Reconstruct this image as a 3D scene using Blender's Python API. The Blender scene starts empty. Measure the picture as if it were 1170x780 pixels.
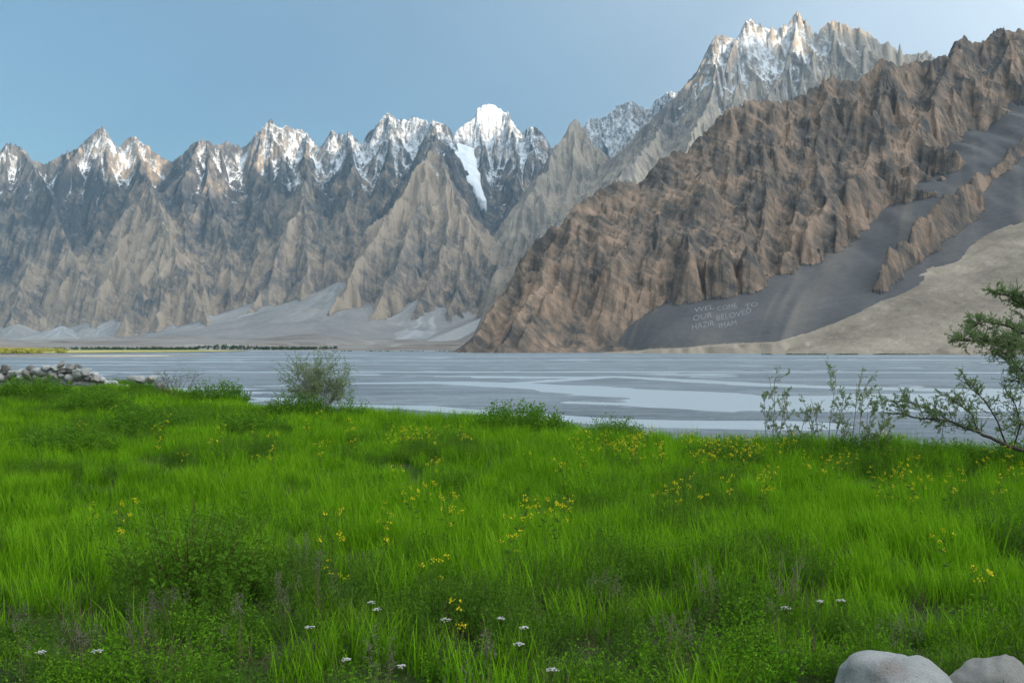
import bpy, bmesh, math, random, mathutils
import numpy as np
from mathutils import Vector, Matrix

F = 1254.0          # focal length in the photograph's pixels (1170 px wide)
CX, HZ = 585.0, 396.0
EYE = 2.0           # the eye above the meadow
BED = -10.0         # level of the river plain
R = math.radians
scene = bpy.context.scene
col = scene.collection

# ------------------------------------------------------------------ helpers
def P(px, py, d):
    """the point seen at (px, py) standing d metres away"""
    return np.array([(px - CX) / F * d, d, EYE + (HZ - py) / F * d])

_gr = np.random.RandomState(5)
_PERM = np.concatenate([_gr.permutation(1024)] * 2).astype(np.int32)
_ga = _gr.uniform(0, 2 * math.pi, 1024)
_GX = np.cos(_ga).astype(np.float32); _GY = np.sin(_ga).astype(np.float32)

def pn(x, y, seed=0):
    x = np.asarray(x, dtype=np.float64) + seed * 13.17; y = np.asarray(y, dtype=np.float64) - seed * 7.91
    x, y = np.broadcast_arrays(x, y)
    ix = np.floor(x); iy = np.floor(y)
    fx = (x - ix).astype(np.float32); fy = (y - iy).astype(np.float32)
    ix = ix.astype(np.int32) & 1023; iy = iy.astype(np.int32) & 1023
    u = fx * fx * fx * (fx * (fx * 6 - 15) + 10); v = fy * fy * fy * (fy * (fy * 6 - 15) + 10)
    px = _PERM[ix]; px1 = _PERM[(ix + 1) & 1023]; iy1 = (iy + 1) & 1023
    def g(h, dx, dy): return _GX[h] * dx + _GY[h] * dy
    n00 = g(_PERM[px + iy], fx, fy); n10 = g(_PERM[px1 + iy], fx - 1, fy)
    n01 = g(_PERM[px + iy1], fx, fy - 1); n11 = g(_PERM[px1 + iy1], fx - 1, fy - 1)
    a = n00 + u * (n10 - n00); b = n01 + u * (n11 - n01)
    return (a + v * (b - a)) * 1.45

def fbm(x, y, seed=0, octv=4, gain=0.5, lac=2.03):
    s = 0; a = 1; t = 0
    for i in range(octv):
        s = s + a * pn(x, y, seed + i * 17); t += a; a *= gain
        x = x * lac + 5.3; y = y * lac - 3.7
    return s / t

def ridged(x, y, seed=0, octv=4, gain=0.5, lac=2.03):
    s = 0; a = 1; t = 0
    for i in range(octv):
        s = s + a * (1 - 2 * np.abs(pn(x, y, seed + i * 17))); t += a; a *= gain
        x = x * lac + 5.3; y = y * lac - 3.7
    return s / t

def sstep(a, b, x):
    t = np.clip((x - a) / (b - a), 0, 1)
    return t * t * (3 - 2 * t)

def link(o, parent=None):
    col.objects.link(o)
    if parent is not None: o.parent = parent
    return o

def tag(o, label=None, cat=None, group=None, kind=None):
    if label: o['label'] = label
    if cat: o['category'] = cat
    if group: o['group'] = group
    if kind: o['kind'] = kind
    return o

def empty(name, loc, rz=0.0, s=1.0):
    o = bpy.data.objects.new(name, None); link(o)
    o.location = loc; o.rotation_euler = (0, 0, rz); o.scale = (s, s, s)
    o.empty_display_size = 0.1
    return o

def mesh_np(name, verts, faces, mat=None, parent=None, smooth=False, attrs=None, add=True):
    """faces: (n,4) or (n,3) int array, or a list of such arrays"""
    if not isinstance(faces, list): faces = [faces]
    faces = [f for f in faces if len(f)]
    me = bpy.data.meshes.new(name)
    verts = np.asarray(verts, dtype=np.float32)
    me.vertices.add(len(verts)); me.vertices.foreach_set('co', verts.ravel())
    nl = sum(f.size for f in faces); npoly = sum(len(f) for f in faces)
    li = np.concatenate([f.ravel() for f in faces]).astype(np.int32)
    sizes = np.concatenate([np.full(len(f), f.shape[1], dtype=np.int32) for f in faces])
    starts = np.concatenate([[0], np.cumsum(sizes)[:-1]]).astype(np.int32)
    me.loops.add(nl); me.loops.foreach_set('vertex_index', li)
    me.polygons.add(npoly)
    me.polygons.foreach_set('loop_start', starts)
    me.polygons.foreach_set('loop_total', sizes)
    me.polygons.foreach_set('use_smooth', np.full(npoly, smooth, dtype=bool))
    me.update(calc_edges=True)
    for k, v in (attrs or {}).items():
        a = me.attributes.new(k, 'FLOAT', 'POINT'); a.data.foreach_set('value', np.asarray(v, dtype=np.float32).ravel())
    if mat: me.materials.append(mat)
    o = bpy.data.objects.new(name, me)
    if add: link(o, parent)
    return o

def grid_faces(ny, nx):
    i = np.arange((ny - 1) * (nx - 1)); r = i // (nx - 1); c = i % (nx - 1)
    a = r * nx + c
    return np.stack([a, a + 1, a + nx + 1, a + nx], axis=1)

# ------------------------------------------------------------------ materials
class NT:
    def __init__(s, name):
        s.m = bpy.data.materials.new(name); s.m.use_nodes = True
        s.t = s.m.node_tree; s.t.nodes.clear()
        s.out = s.t.nodes.new('ShaderNodeOutputMaterial')
    def n(s, kind, **kw):
        nd = s.t.nodes.new(kind)
        for k, v in kw.items():
            if k.startswith('i_'):
                key = k[2:]; key = int(key) if key.isdigit() else key.replace('_', ' ')
                nd.inputs[key].default_value = v
            else: setattr(nd, k, v)
        return nd
    def l(s, a, b): s.t.links.new(a, b)
    def attr(s, name): return s.n('ShaderNodeAttribute', attribute_name=name).outputs['Fac']
    def math(s, op, a, b=None, c=None, clamp=False):
        nd = s.n('ShaderNodeMath', operation=op, use_clamp=clamp)
        for i, v in enumerate((a, b, c)):
            if v is None: continue
            if isinstance(v, (int, float)): nd.inputs[i].default_value = v
            else: s.l(v, nd.inputs[i])
        return nd.outputs[0]
    def pos(s, sx=1, sy=1, sz=1, obj=False):
        if obj: g = s.n('ShaderNodeTexCoord').outputs['Object']
        else: g = s.n('ShaderNodeNewGeometry').outputs['Position']
        mp = s.n('ShaderNodeMapping'); mp.inputs['Scale'].default_value = (sx, sy, sz); s.l(g, mp.inputs['Vector'])
        return mp.outputs[0]
    def noise(s, vec, scale, detail=5, rough=0.55, dist=0.0):
        nd = s.n('ShaderNodeTexNoise'); nd.inputs['Scale'].default_value = scale
        nd.inputs['Detail'].default_value = detail; nd.inputs['Roughness'].default_value = rough
        nd.inputs['Distortion'].default_value = dist
        s.l(vec, nd.inputs['Vector']); return nd.outputs[0]
    def ramp(s, fac, stops, interp='LINEAR'):
        nd = s.n('ShaderNodeValToRGB'); cr = nd.color_ramp; cr.interpolation = interp
        while len(cr.elements) < len(stops): cr.elements.new(0.5)
        for e, (p, c) in zip(cr.elements, stops):
            e.position = p; e.color = (c[0], c[1], c[2], 1) if not isinstance(c, (int, float)) else (c, c, c, 1)
        s.l(fac, nd.inputs[0]); return nd.outputs[0]
    def mix(s, fac, a, b, blend='MIX'):
        nd = s.n('ShaderNodeMix', data_type='RGBA', blend_type=blend)
        for key, v in ((0, fac), (6, a), (7, b)):
            if isinstance(v, (int, float)): nd.inputs[key].default_value = v
            elif isinstance(v, tuple): nd.inputs[key].default_value = (*v, 1)
            else: s.l(v, nd.inputs[key])
        return nd.outputs[2]
    def bump(s, h, dist, strength=1.0, normal=None):
        nd = s.n('ShaderNodeBump'); nd.inputs['Strength'].default_value = strength; nd.inputs['Distance'].default_value = dist
        s.l(h, nd.inputs['Height'])
        if normal is not None: s.l(normal, nd.inputs['Normal'])
        return nd.outputs[0]
    def bsdf(s, color, rough=0.9, normal=None, spec=0.3, **kw):
        b = s.n('ShaderNodeBsdfPrincipled'); b.inputs['Specular IOR Level'].default_value = spec
        if isinstance(color, tuple): b.inputs['Base Color'].default_value = (*color, 1)
        else: s.l(color, b.inputs['Base Color'])
        if isinstance(rough, (int, float)): b.inputs['Roughness'].default_value = rough
        else: s.l(rough, b.inputs['Roughness'])
        if normal is not None: s.l(normal, b.inputs['Normal'])
        for k, v in kw.items(): b.inputs[k.replace('_', ' ')].default_value = v
        return b.outputs[0]
    def done(s, sh):
        s.l(sh, s.out.inputs['Surface']); return s.m

def rock_material(name, cols, scree_cols, snow_lo=0.45, dip=(0.0, 0.55, 0.0), unit=1.0, bump_m=9.0):
    """bedrock with streaks and strata, scree where the attribute says so, snow where the attribute says so.
    unit: size in metres of the finest blotches"""
    t = NT(name)
    p = t.pos()
    n1 = t.noise(p, 1 / (260.0 * unit), 6, 0.6, 0.6)
    n2 = t.noise(t.pos(1, 1, 0.28), 1 / (55.0 * unit), 7, 0.65, 0.4)
    mp = t.n('ShaderNodeMapping'); mp.vector_type = 'TEXTURE'; mp.inputs['Rotation'].default_value = dip; mp.inputs['Scale'].default_value = (2.6, 2.0, 0.6)
    t.l(t.n('ShaderNodeNewGeometry').outputs['Position'], mp.inputs['Vector'])
    n3 = t.noise(mp.outputs[0], 1 / (55.0 * unit), 6, 0.65, 0.9)
    f = t.math('ADD', t.math('MULTIPLY', n1, 0.38), t.math('ADD', t.math('MULTIPLY', n2, 0.36), t.math('MULTIPLY', n3, 0.26)))
    f = t.math('ADD', f, t.math('MULTIPLY', t.attr('tint'), 0.16))
    rock = t.ramp(f, [(0.41, cols[0]), (0.47, cols[1]), (0.53, cols[2]), (0.60, cols[3])])
    rn = t.noise(p, 1 / (6.0 * unit), 5, 0.7)
    rock = t.mix(0.55, rock, t.ramp(rn, [(0.25, 0.35), (0.75, 0.75)]), 'OVERLAY')
    s1 = t.noise(p, 1 / (40.0 * unit), 7, 0.7)
    s0 = t.noise(p, 1 / (400.0 * unit), 4, 0.6, 0.5)
    sc = t.ramp(t.math('ADD', t.math('MULTIPLY', s1, 0.4), t.math('MULTIPLY', s0, 0.6)), [(0.36, scree_cols[0]), (0.5, scree_cols[1]), (0.64, scree_cols[2])])
    pale = t.attr('pale')
    sc = t.mix(t.math('MULTIPLY', pale, t.math('ADD', t.math('MULTIPLY', s1, 0.8), 0.55), clamp=True), sc, scree_cols[3])
    smask = t.math('ADD', t.attr('scree'), t.math('MULTIPLY', t.math('SUBTRACT', n2, 0.5), 1.2))
    smask = t.ramp(smask, [(0.42, 0.0), (0.56, 1.0)])
    c = t.mix(smask, rock, sc)
    # snow
    fn = t.noise(t.pos(1, 1, 0.6), 1 / (34.0 * unit), 8, 0.72, 0.3)
    nz = t.n('ShaderNodeSeparateXYZ')
    hgt = t.math('ADD', t.math('MULTIPLY', n2, 0.6), t.math('ADD', t.math('MULTIPLY', rn, 0.3), t.math('MULTIPLY', n3, 0.5)))
    hgt = t.math('MULTIPLY', hgt, t.math('SUBTRACT', 1.0, t.math('MULTIPLY', smask, 0.55)))
    bm = t.bump(hgt, bump_m * unit, 1.0)
    t.l(bm, nz.inputs[0])
    sn = t.math('ADD', t.attr('snow'), t.math('MULTIPLY', t.math('SUBTRACT', fn, 0.5), 1.5))
    sn = t.math('ADD', sn, t.math('MULTIPLY', t.math('SUBTRACT', nz.outputs[2], 0.42), 0.85))
    sn = t.ramp(sn, [(snow_lo, 0.0), (snow_lo + 0.13, 1.0)])
    c = t.mix(sn, c, (0.72, 0.76, 0.80))
    return t.done(t.bsdf(c, 0.92, bm, 0.15))

# ------------------------------------------------------------------ heightfields grown from ridge lines
class Field:
    def __init__(s, x0, x1, y0, y1, dx, dy=None):
        dy = dy or dx
        s.x = np.arange(x0, x1 + dx, dx, dtype=np.float32); s.y = np.arange(y0, y1 + dy, dy, dtype=np.float32)
        s.dx, s.dy, s.x0, s.y0 = dx, dy, x0, y0
        s.X, s.Y = np.meshgrid(s.x, s.y)
        s.Z = np.full(s.X.shape, -1e4, dtype=np.float32)
        s.WX = s.X.copy(); s.WY = s.Y.copy(); s.K = np.ones_like(s.X); s.n = 0
    def warp(s, amp, wl, seed):
        s.WX += (amp * fbm(s.X / wl, s.Y / wl, seed, 3)).astype(np.float32)
        s.WY += (amp * fbm(s.X / wl + 31, s.Y / wl, seed + 5, 3)).astype(np.float32)
    def seg(s, a, b, slope, zmin=0.0, curve=6000.0, flat=0.0, near=0.0):
        zt = max(a[2], b[2]); rad = (zt - zmin) / slope * 1.5 + 60 + flat
        if near: rad = min(rad, near * 2.6)
        c0 = max(0, int((min(a[0], b[0]) - rad - s.x0) / s.dx)); c1 = min(len(s.x), int((max(a[0], b[0]) + rad - s.x0) / s.dx) + 1)
        r0 = max(0, int((min(a[1], b[1]) - rad - s.y0) / s.dy)); r1 = min(len(s.y), int((max(a[1], b[1]) + rad - s.y0) / s.dy) + 1)
        if c1 <= c0 or r1 <= r0: return
        x = s.WX[r0:r1, c0:c1]; y = s.WY[r0:r1, c0:c1]
        ux, uy = float(b[0] - a[0]), float(b[1] - a[1]); L2 = ux * ux + uy * uy + 1e-6
        t = ((x - np.float32(a[0])) * np.float32(ux / L2) + (y - np.float32(a[1])) * np.float32(uy / L2)).clip(0, 1)
        d = np.hypot(x - np.float32(a[0]) - t * np.float32(ux), y - np.float32(a[1]) - t * np.float32(uy))
        if flat: d = np.maximum(d - flat, d * 0.12)
        v = np.float32(a[2]) + t * np.float32(b[2] - a[2]) - np.float32(slope) * s.K[r0:r1, c0:c1] * d / (1 + d / np.float32(curve))
        if near: v = v - np.float32(2.0 / near) * np.maximum(d - np.float32(near * 1.3), 0) ** 2
        np.maximum(s.Z[r0:r1, c0:c1], v, out=s.Z[r0:r1, c0:c1]); s.n += 1
    def line(s, pts, slope, **kw):
        for a, b in zip(pts[:-1], pts[1:]): s.seg(a, b, slope, **kw)

def densify(pts, step, jit, jz, rng, keep=True):
    out = [np.array(pts[0], float)]
    for a, b in zip(pts[:-1], pts[1:]):
        a = np.array(a, float); b = np.array(b, float)
        L = math.hypot(b[0] - a[0], b[1] - a[1]); n = max(1, int(round(L / step)))
        for i in range(1, n + 1):
            p = a + (b - a) * i / n
            if i < n:
                p[0] += rng.uniform(-jit, jit); p[1] += rng.uniform(-jit, jit); p[2] += rng.uniform(-jz, jz)
            out.append(p)
    return out

def grow(f, pts, rng, level, maxlevel, spacing, face, down, zmin, lenf=0.55, sides=(1, -1), ang=(42, 72), shrink=0.5, var=1.0):
    """side spurs along a descending ridge line, and spurs on those"""
    acc = rng.uniform(0, spacing); side = rng.choice(sides)
    for a, b in zip(pts[:-1], pts[1:]):
        L = math.hypot(b[0] - a[0], b[1] - a[1])
        if L < 1: continue
        th = math.atan2(b[1] - a[1], b[0] - a[0])
        if b[2] > a[2]: th += math.pi
        while acc < L:
            p = a + (b - a) * (acc / L)
            h = p[2] - zmin
            if h > 60:
                for sd in (sides if level == 1 else (side,)):
                    ln = h / down * lenf * rng.uniform(1 - 0.45 * var, 1 + 0.35 * var)
                    d2 = th + sd * R(rng.uniform(*ang))
                    q = p + np.array([0, 0, -rng.uniform(0.0, 0.10) * min(h, 300)])
                    n = max(2, int(ln / max(spacing * 0.5, 40))); poly = [q]
                    for i in range(n):
                        st = ln / n
                        d2 += R(rng.uniform(-16, 16))
                        dz = down * st * rng.uniform(0.55, 1.45)
                        q = q + np.array([math.cos(d2) * st, math.sin(d2) * st, -dz])
                        poly.append(q)
                    f.line(poly, face, zmin=zmin, near=0.0 if level == 1 else spacing * 1.25)
                    if level < maxlevel:
                        grow(f, poly, rng, level + 1, maxlevel, spacing * shrink, face, down * 1.06, zmin, lenf * 0.62, (1, -1), ang, shrink, var)
                side = -side
            acc += spacing * rng.uniform(1 - 0.35 * var, 1 + 0.4 * var)
        acc -= L

def laplace(Z, r, dx):
    """height minus its surroundings' mean (box of r cells): + on crests, - in gullies"""
    k = 2 * r + 1
    p = np.pad(Z.astype(np.float64), r, mode='edge')
    c = np.cumsum(np.cumsum(p, 0), 1); c = np.pad(c, ((1, 0), (1, 0)))
    m = (c[k:, k:] - c[:-k, k:] - c[k:, :-k] + c[:-k, :-k]) / (k * k)
    return (Z - m).astype(np.float32)

def slope_of(Z, dx, dy):
    gy, gx = np.gradient(Z, dy, dx); return np.hypot(gx, gy)

def blur3(A):
    p = np.pad(A, 1, mode='edge'); p = (p[:-2] + 2 * p[1:-1] + p[2:]) * 0.25; return (p[:, :-2] + 2 * p[:, 1:-1] + p[:, 2:]) * 0.25

def erode(Z, dx, batches, n, steps, seed, mask=None, cap=2.6, ke=0.32, kd=0.22, inertia=0.10):
    """rain drops that run down the heightfield all at once, cutting gullies and leaving debris below"""
    rs = np.random.RandomState(seed); H = (Z / dx).astype(np.float64); ny, nx = H.shape
    if mask is not None: cand = np.flatnonzero(mask.ravel())
    for b in range(batches):
        if mask is not None:
            c = cand[rs.randint(0, len(cand), n)]; y = (c // nx).astype(float) + rs.uniform(0, 1, n); x = (c % nx).astype(float) + rs.uniform(0, 1, n)
        else: x = rs.uniform(1, nx - 3, n); y = rs.uniform(1, ny - 3, n)
        x = np.clip(x, 1, nx - 3); y = np.clip(y, 1, ny - 3)
        vx_ = np.zeros(n); vy_ = np.zeros(n); sp = np.ones(n); sed = np.zeros(n); wat = np.ones(n)
        D = np.zeros(ny * nx)
        for k in range(steps):
            ix = x.astype(int); iy = y.astype(int); u = x - ix; v = y - iy; i0 = iy * nx + ix; Hf = H.ravel()
            a = Hf[i0]; b_ = Hf[i0 + 1]; c = Hf[i0 + nx]; d = Hf[i0 + nx + 1]
            gx = (b_ - a) * (1 - v) + (d - c) * v; gy = (c - a) * (1 - u) + (d - b_) * u
            h = a * (1 - u) * (1 - v) + b_ * u * (1 - v) + c * (1 - u) * v + d * u * v
            vx_ = vx_ * inertia - gx * (1 - inertia); vy_ = vy_ * inertia - gy * (1 - inertia); L = np.hypot(vx_, vy_) + 1e-9; vx_ /= L; vy_ /= L
            x2 = np.clip(x + vx_, 1, nx - 3); y2 = np.clip(y + vy_, 1, ny - 3)
            jx = x2.astype(int); jy = y2.astype(int); uu = x2 - jx; vv = y2 - jy; j0 = jy * nx + jx
            h2 = Hf[j0] * (1 - uu) * (1 - vv) + Hf[j0 + 1] * uu * (1 - vv) + Hf[j0 + nx] * (1 - uu) * vv + Hf[j0 + nx + 1] * uu * vv
            dh = h2 - h
            cp_ = np.minimum(np.maximum(-dh, 0.02), 1.5) * sp * wat * cap * 0.1
            dep = np.where(dh > 0, np.minimum(dh, sed), np.where(sed > cp_, (sed - cp_) * kd, -np.minimum((cp_ - sed) * ke, np.maximum(-dh, 0) * 0.5)))
            sed = sed - dep
            D += np.bincount(i0, dep * (1 - u) * (1 - v), ny * nx) + np.bincount(i0 + 1, dep * u * (1 - v), ny * nx) + np.bincount(i0 + nx, dep * (1 - u) * v, ny * nx) + np.bincount(i0 + nx + 1, dep * u * v, ny * nx)
            sp = np.minimum(np.sqrt(np.maximum(sp * sp * 0.9 - dh * 1.5, 0.05)), 3.5); wat = wat * 0.985; x, y = x2, y2
            if k % 12 == 11 or k == steps - 1:
                dd = blur3(D.reshape(ny, nx)); H = H + np.clip(dd, -1.2, 1.2); D[:] = 0
    return (H * dx).astype(np.float32)
def needles(f, pts, rng, n, lo, hi, slope=4.2):
    """thin rock towers along a crest"""
    for i in range(n):
        k = rng.randrange(len(pts) - 1); a = pts[k] + (pts[k + 1] - pts[k]) * rng.random(); a = a + np.array([rng.uniform(-30, 30), rng.uniform(-60, 10), rng.uniform(lo, hi)])
        f.seg(a, a + np.array([rng.uniform(-14, 14), rng.uniform(-10, 10), -12]), slope * rng.uniform(0.8, 1.3), zmin=a[2] - 260, curve=1e9)

def near_line(X, Y, pts):
    dm = np.full(X.shape, 1e9)
    for a, b in zip(pts[:-1], pts[1:]):
        ex, ey = b[0] - a[0], b[1] - a[1]; L2 = ex * ex + ey * ey + 1e-9
        t = np.clip(((X - a[0]) * ex + (Y - a[1]) * ey) / L2, 0, 1)
        dm = np.minimum(dm, np.hypot(X - a[0] - t * ex, Y - a[1] - t * ey))
    return dm
SKY_STR = 0.07; SKY_AIR = 1.0; SKY_DUST = 0.2; SKY_OZ = 1.8; SUN_STR = 5.0; EXPO = 1.22; HAZE = 1.8e-5
FILL = 22.0; FILL0 = -0.45; FILL1 = 1.0; FILL_DIR = (0.82, -0.25, 0.52)  # added fill glow in the sky: strength, range and direction
# ------------------------------------------------------------------ sun direction (low, from behind on the right)
SUN_AZ = R(140.0)     # clockwise from the view direction
SUN_EL = R(4.0)
SD = np.array([math.sin(SUN_AZ) * math.cos(SUN_EL), math.cos(SUN_AZ) * math.cos(SUN_EL), math.sin(SUN_EL)])

def PX(lst, k=1000.0): return [P(a, b, c * k) for a, b, c in lst]

def vfloor(X, Y):
    """the valley floor: flat gravel, rising slowly beyond three kilometres, with brown terraces"""
    z = BED - 0.6 + 62 * sstep(3000, 10000, Y) + 260 * sstep(9600, 12500, Y)
    tr = sstep(0.02, 0.10, fbm(X / 900 + 4, Y / 900, 77, 3)) * sstep(3600, 4200, Y) * (1 - sstep(8200, 9500, Y))
    z = z + 16 * tr * sstep(400, -200, X) + 1.2 * fbm(X / 160, Y / 160, 78, 3) * sstep(3000, 3500, Y)
    mound = np.exp(-(((X + 2500) / 420) ** 2 + ((Y - 4300) / 500) ** 2)) * 105 + np.exp(-(((X + 1750) / 420) ** 2 + ((Y - 5300) / 420) ** 2)) * 34
    z = z + mound * (1 + 0.4 * fbm(X / 200, Y / 200, 79, 4))
    m2 = np.exp(-(((X + 1160) / 330) ** 2 + ((Y - 6600) / 260) ** 2)) * 42
    return z + m2

# ------------------------------------------------------------------ far snowy cones
rng = random.Random(7)
fa = Field(-7600, 2600, 7700, 14000, 11.0, 12.0)
fa.warp(34, 420, 3); fa.warp(12, 110, 9)
fa.K = (1.0 + 0.28 * fbm(fa.X / 700, fa.Y / 700, 21, 3)).astype(np.float32)
crest = [(-260,190,12.6),(-190,150,12.6),(-120,175,12.5),(-60,150,12.4),(-20,180,12.4),(0,175,12.3),(7,165,12.3),(20,168,12.3),(33,181,12.3),(50,190,12.4),(70,178,12.5),(89,170,12.4),(105,155,12.4),
 (116,144,12.4),(126,157,12.4),(135,170,12.5),(142,163,12.6),(155,157,12.6),(168,168,12.6),(192,185,12.6),(198,186,12.4),(214,172,12.2),(227,161,12.1),(236,161,12.1),(244,165,12.2),(262,163,12.3),
 (275,172,12.5),(285,165,12.5),(292,155,12.5),(300,147,12.4),(309,138,12.4),(319,147,12.4),(327,145,12.4),(339,148,12.5),(352,153,12.5),(364,170,12.5),(372,162,12.5),(380,150,12.4),(391,156,12.5),
 (399,151,12.4),(413,165,12.5),(421,151,12.5),(432,139,12.4),(442,131,12.4),(456,138,12.5),(465,139,12.5),(475,135,12.4),(493,139,12.3),(510,144,12.3),(518,160,12.4),(530,172,12.7),(538,160,13.0),
 (541,140,13.0),(545,125,13.0),(563,120,13.0),(580,129,13.0),(590,145,12.9),(596,152,12.9),(607,145,12.8),(618,152,12.8),(629,170,12.9),(645,185,13),(660,160,13.2),(672,137,13.2),(687,137,13.2),(700,128,13.2),(718,117,13.2),
 (738,126,13.2),(749,115,13.2),(762,106,13.1),(779,104,13.0),(800,110,13)]
cp = PX(crest)
cpd = densify(cp, 70, 18, 26, rng)
fa.line(cpd, 2.5)
ridges = [
 [(7,165,12.3),(5,215,11.9),(-30,300,11.2),(-60,380,10.4)],
 [(-120,175,12.5),(-110,250,11.6),(-150,330,10.6),(-140,385,10.0)],
 [(20,168,12.3),(52,215,11.8),(70,262,11.3),(88,310,10.8),(97,350,10.4),(100,385,10.0)],
 [(5,215,11.9),(30,290,11.2),(20,350,10.5),(0,385,10.0)],
 [(116,144,12.4),(128,200,12.0),(122,240,11.6),(104,285,11.1),(118,330,10.6)],
 [(155,157,12.6),(160,195,12.0),(171,209,11.4)],
 [(171,209,11.4),(150,258,11.0),(128,300,10.6),(112,345,10.2),(108,384,9.8)],
 [(171,209,11.4),(182,240,11.0),(190,263,10.6),(160,320,10.15),(142,372,9.7)],
 [(190,263,10.6),(206,310,10.2),(224,342,9.9),(238,368,9.6)],
 [(190,263,10.6),(186,330,10.1),(180,378,9.6)],
 [(236,161,12.1),(240,228,11.5),(262,285,11.0),(262,330,10.5),(268,352,10.2)],
 [(227,161,12.1),(208,222,11.5),(212,280,10.9),(232,330,10.3)],
 [(309,138,12.4),(322,190,12.0),(302,235,11.5),(296,290,10.9),(278,345,10.2)],
 [(352,153,12.5),(350,195,11.9),(346,231,11.1)],
 [(346,231,11.1),(322,282,10.6),(306,325,10.2),(286,352,9.9)],
 [(346,231,11.1),(352,290,10.5),(345,345,9.95)],
 [(346,231,11.1),(372,272,10.8),(386,318,10.4),(392,345,10.1)],
 [(399,151,12.4),(402,198,11.7),(396,255,11.2),(404,300,10.8)],
 [(402,198,11.7),(420,238,11.4),(425,270,11.1)],
 [(442,131,12.4),(444,180,11.9),(432,215,11.5),(436,260,11.1)],
 [(493,139,12.3),(497,165,11.6),(492,176,10.95)],
 [(492,176,10.95),(506,184,10.9),(514,212,10.7),(538,258,10.35),(560,300,10.05),(578,335,9.8),(572,362,9.5)],
 [(492,176,10.95),(462,218,10.6),(428,272,10.2),(402,315,9.85),(376,362,9.35)],
 [(492,176,10.95),(478,240,10.4),(455,300,9.85),(420,365,9.2)],
 [(506,184,10.9),(512,250,10.35),(500,310,9.8),(470,365,9.25)],
 [(514,212,10.7),(530,275,10.2),(528,320,9.7),(512,360,9.25)],
 [(530,275,10.2),(552,330,9.7),(548,362,9.4)],
 [(545,125,13.0),(552,190,12.4),(548,240,11.9)],
 [(580,129,13.0),(592,185,12.4),(580,235,11.9),(574,275,11.4)],
 [(607,145,12.8),(612,190,12.3)],
]
rid = []
for rr in ridges:
    pts = densify(PX(rr), 95, 30, 22, rng); rid.append(pts)
    fa.line(pts, 2.5)
grow(fa, cpd, rng, 1, 3, 330, 2.8, 1.55, 500, 0.30)
for pts in rid: grow(fa, pts, rng, 1, 3, 230, 2.5, 1.35, 30, 0.30, var=1.4)
fa.Z = fa.Z + ((60 * fbm(fa.X / 480, fa.Y / 480, 71, 4) + 34 * ridged(fa.WX / 290 + 0.4 * fbm(fa.X / 500, fa.Y / 500, 73, 2), fa.WY / 800, 72, 2)) * sstep(150, 700, fa.Z) * sstep(60, 500, near_line(fa.X, fa.Y, cpd[::5]))).astype(np.float32)
fa.Z = erode(np.maximum(fa.Z, vfloor(fa.X, fa.Y).astype(np.float32)), 11.5, 9, 60000, 60, 1, fa.Z > 150)
needles(fa, cpd, rng, 90, -60, 22)
for pts in rid: needles(fa, pts[:max(2, len(pts) // 2)], rng, 3, -70, 15)
# rocky detail: down-slope ribs and crags
h0 = fa.Z.copy()
fine = 22 * ridged(fa.WX / 140, fa.WY / 330, 40, 4, 0.55) + 24 * ridged(fa.WX / 62, fa.WY / 110, 50, 3, 0.6) + 8 * fbm(fa.X / 24, fa.Y / 40, 61, 2)
fa.Z += (fine * sstep(60, 500, h0)).astype(np.float32)

# debris fans at the gully mouths: apex (px,py,d km), slope, paleness
fans = [(488,364,9.45,0.25,2.6),(392,322,10.35,0.43,.35),(304,340,10.3,.43,.6),(268,352,10.3,.48,.8),(130,364,10.2,.45,.7),(240,360,10.0,.42,.55),(498,330,9.9,.56,.9),(455,345,9.8,.52,.5),(485,350,9.6,.48,.6),
        (100,368,10.1,.42,.3),(20,370,10.2,.42,.3),(-60,370,10.2,.42,.3),(345,352,10.1,.45,.3),(196,370,9.9,.42,.8),(592,352,9.8,.42,.35),(560,360,9.7,.45,.4),(425,350,9.6,.5,.5),(70,372,9.9,.4,.8),(320,362,9.8,.4,.5)]
fwx = (60 * fbm(fa.X / 300, fa.Y / 300, 88, 3)); fwy = (60 * fbm(fa.X / 300, fa.Y / 300, 89, 3))
tal = vfloor(fa.X, fa.Y).astype(np.float32); pale = np.zeros_like(tal)
for i, (a, b, c, s_, pl) in enumerate(fans):
    q = P(a, b, c * 1000); ex = fa.X - q[0] + fwx; ey = fa.Y - q[1] + fwy; d = np.hypot(ex, ey); ang = np.arctan2(ex, -ey)
    kq = s_ * s_ / (4 * (q[2] - 20)); z = q[2] - s_ * d + kq * d * d; z = np.where(d > s_ / (2 * kq), -1e4, z)
    z = z + (8 * pn(ang * 5 + i, d / 900, 90 + i) + 4 * pn(ang * 15 + i, d / 500, 95 + i)) * sstep(0, 500, d)
    pale = np.where(z > tal, np.clip(pl * (0.30 + 1.5 * sstep(0.1, 0.42, fbm(ang * 6 + 3 * i, d / 1200, 190 + i, 3))) * sstep(1700, 200, d), 0, 1), pale)
    tal = np.maximum(tal, z)
rockh = fa.Z; scree = sstep(-14, 10, tal - rockh)
Z = np.maximum(rockh, tal)
cur = laplace(Z, 9, 1) ; cur2 = laplace(Z, 3, 1); sl = slope_of(Z, 11, 12)
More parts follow.
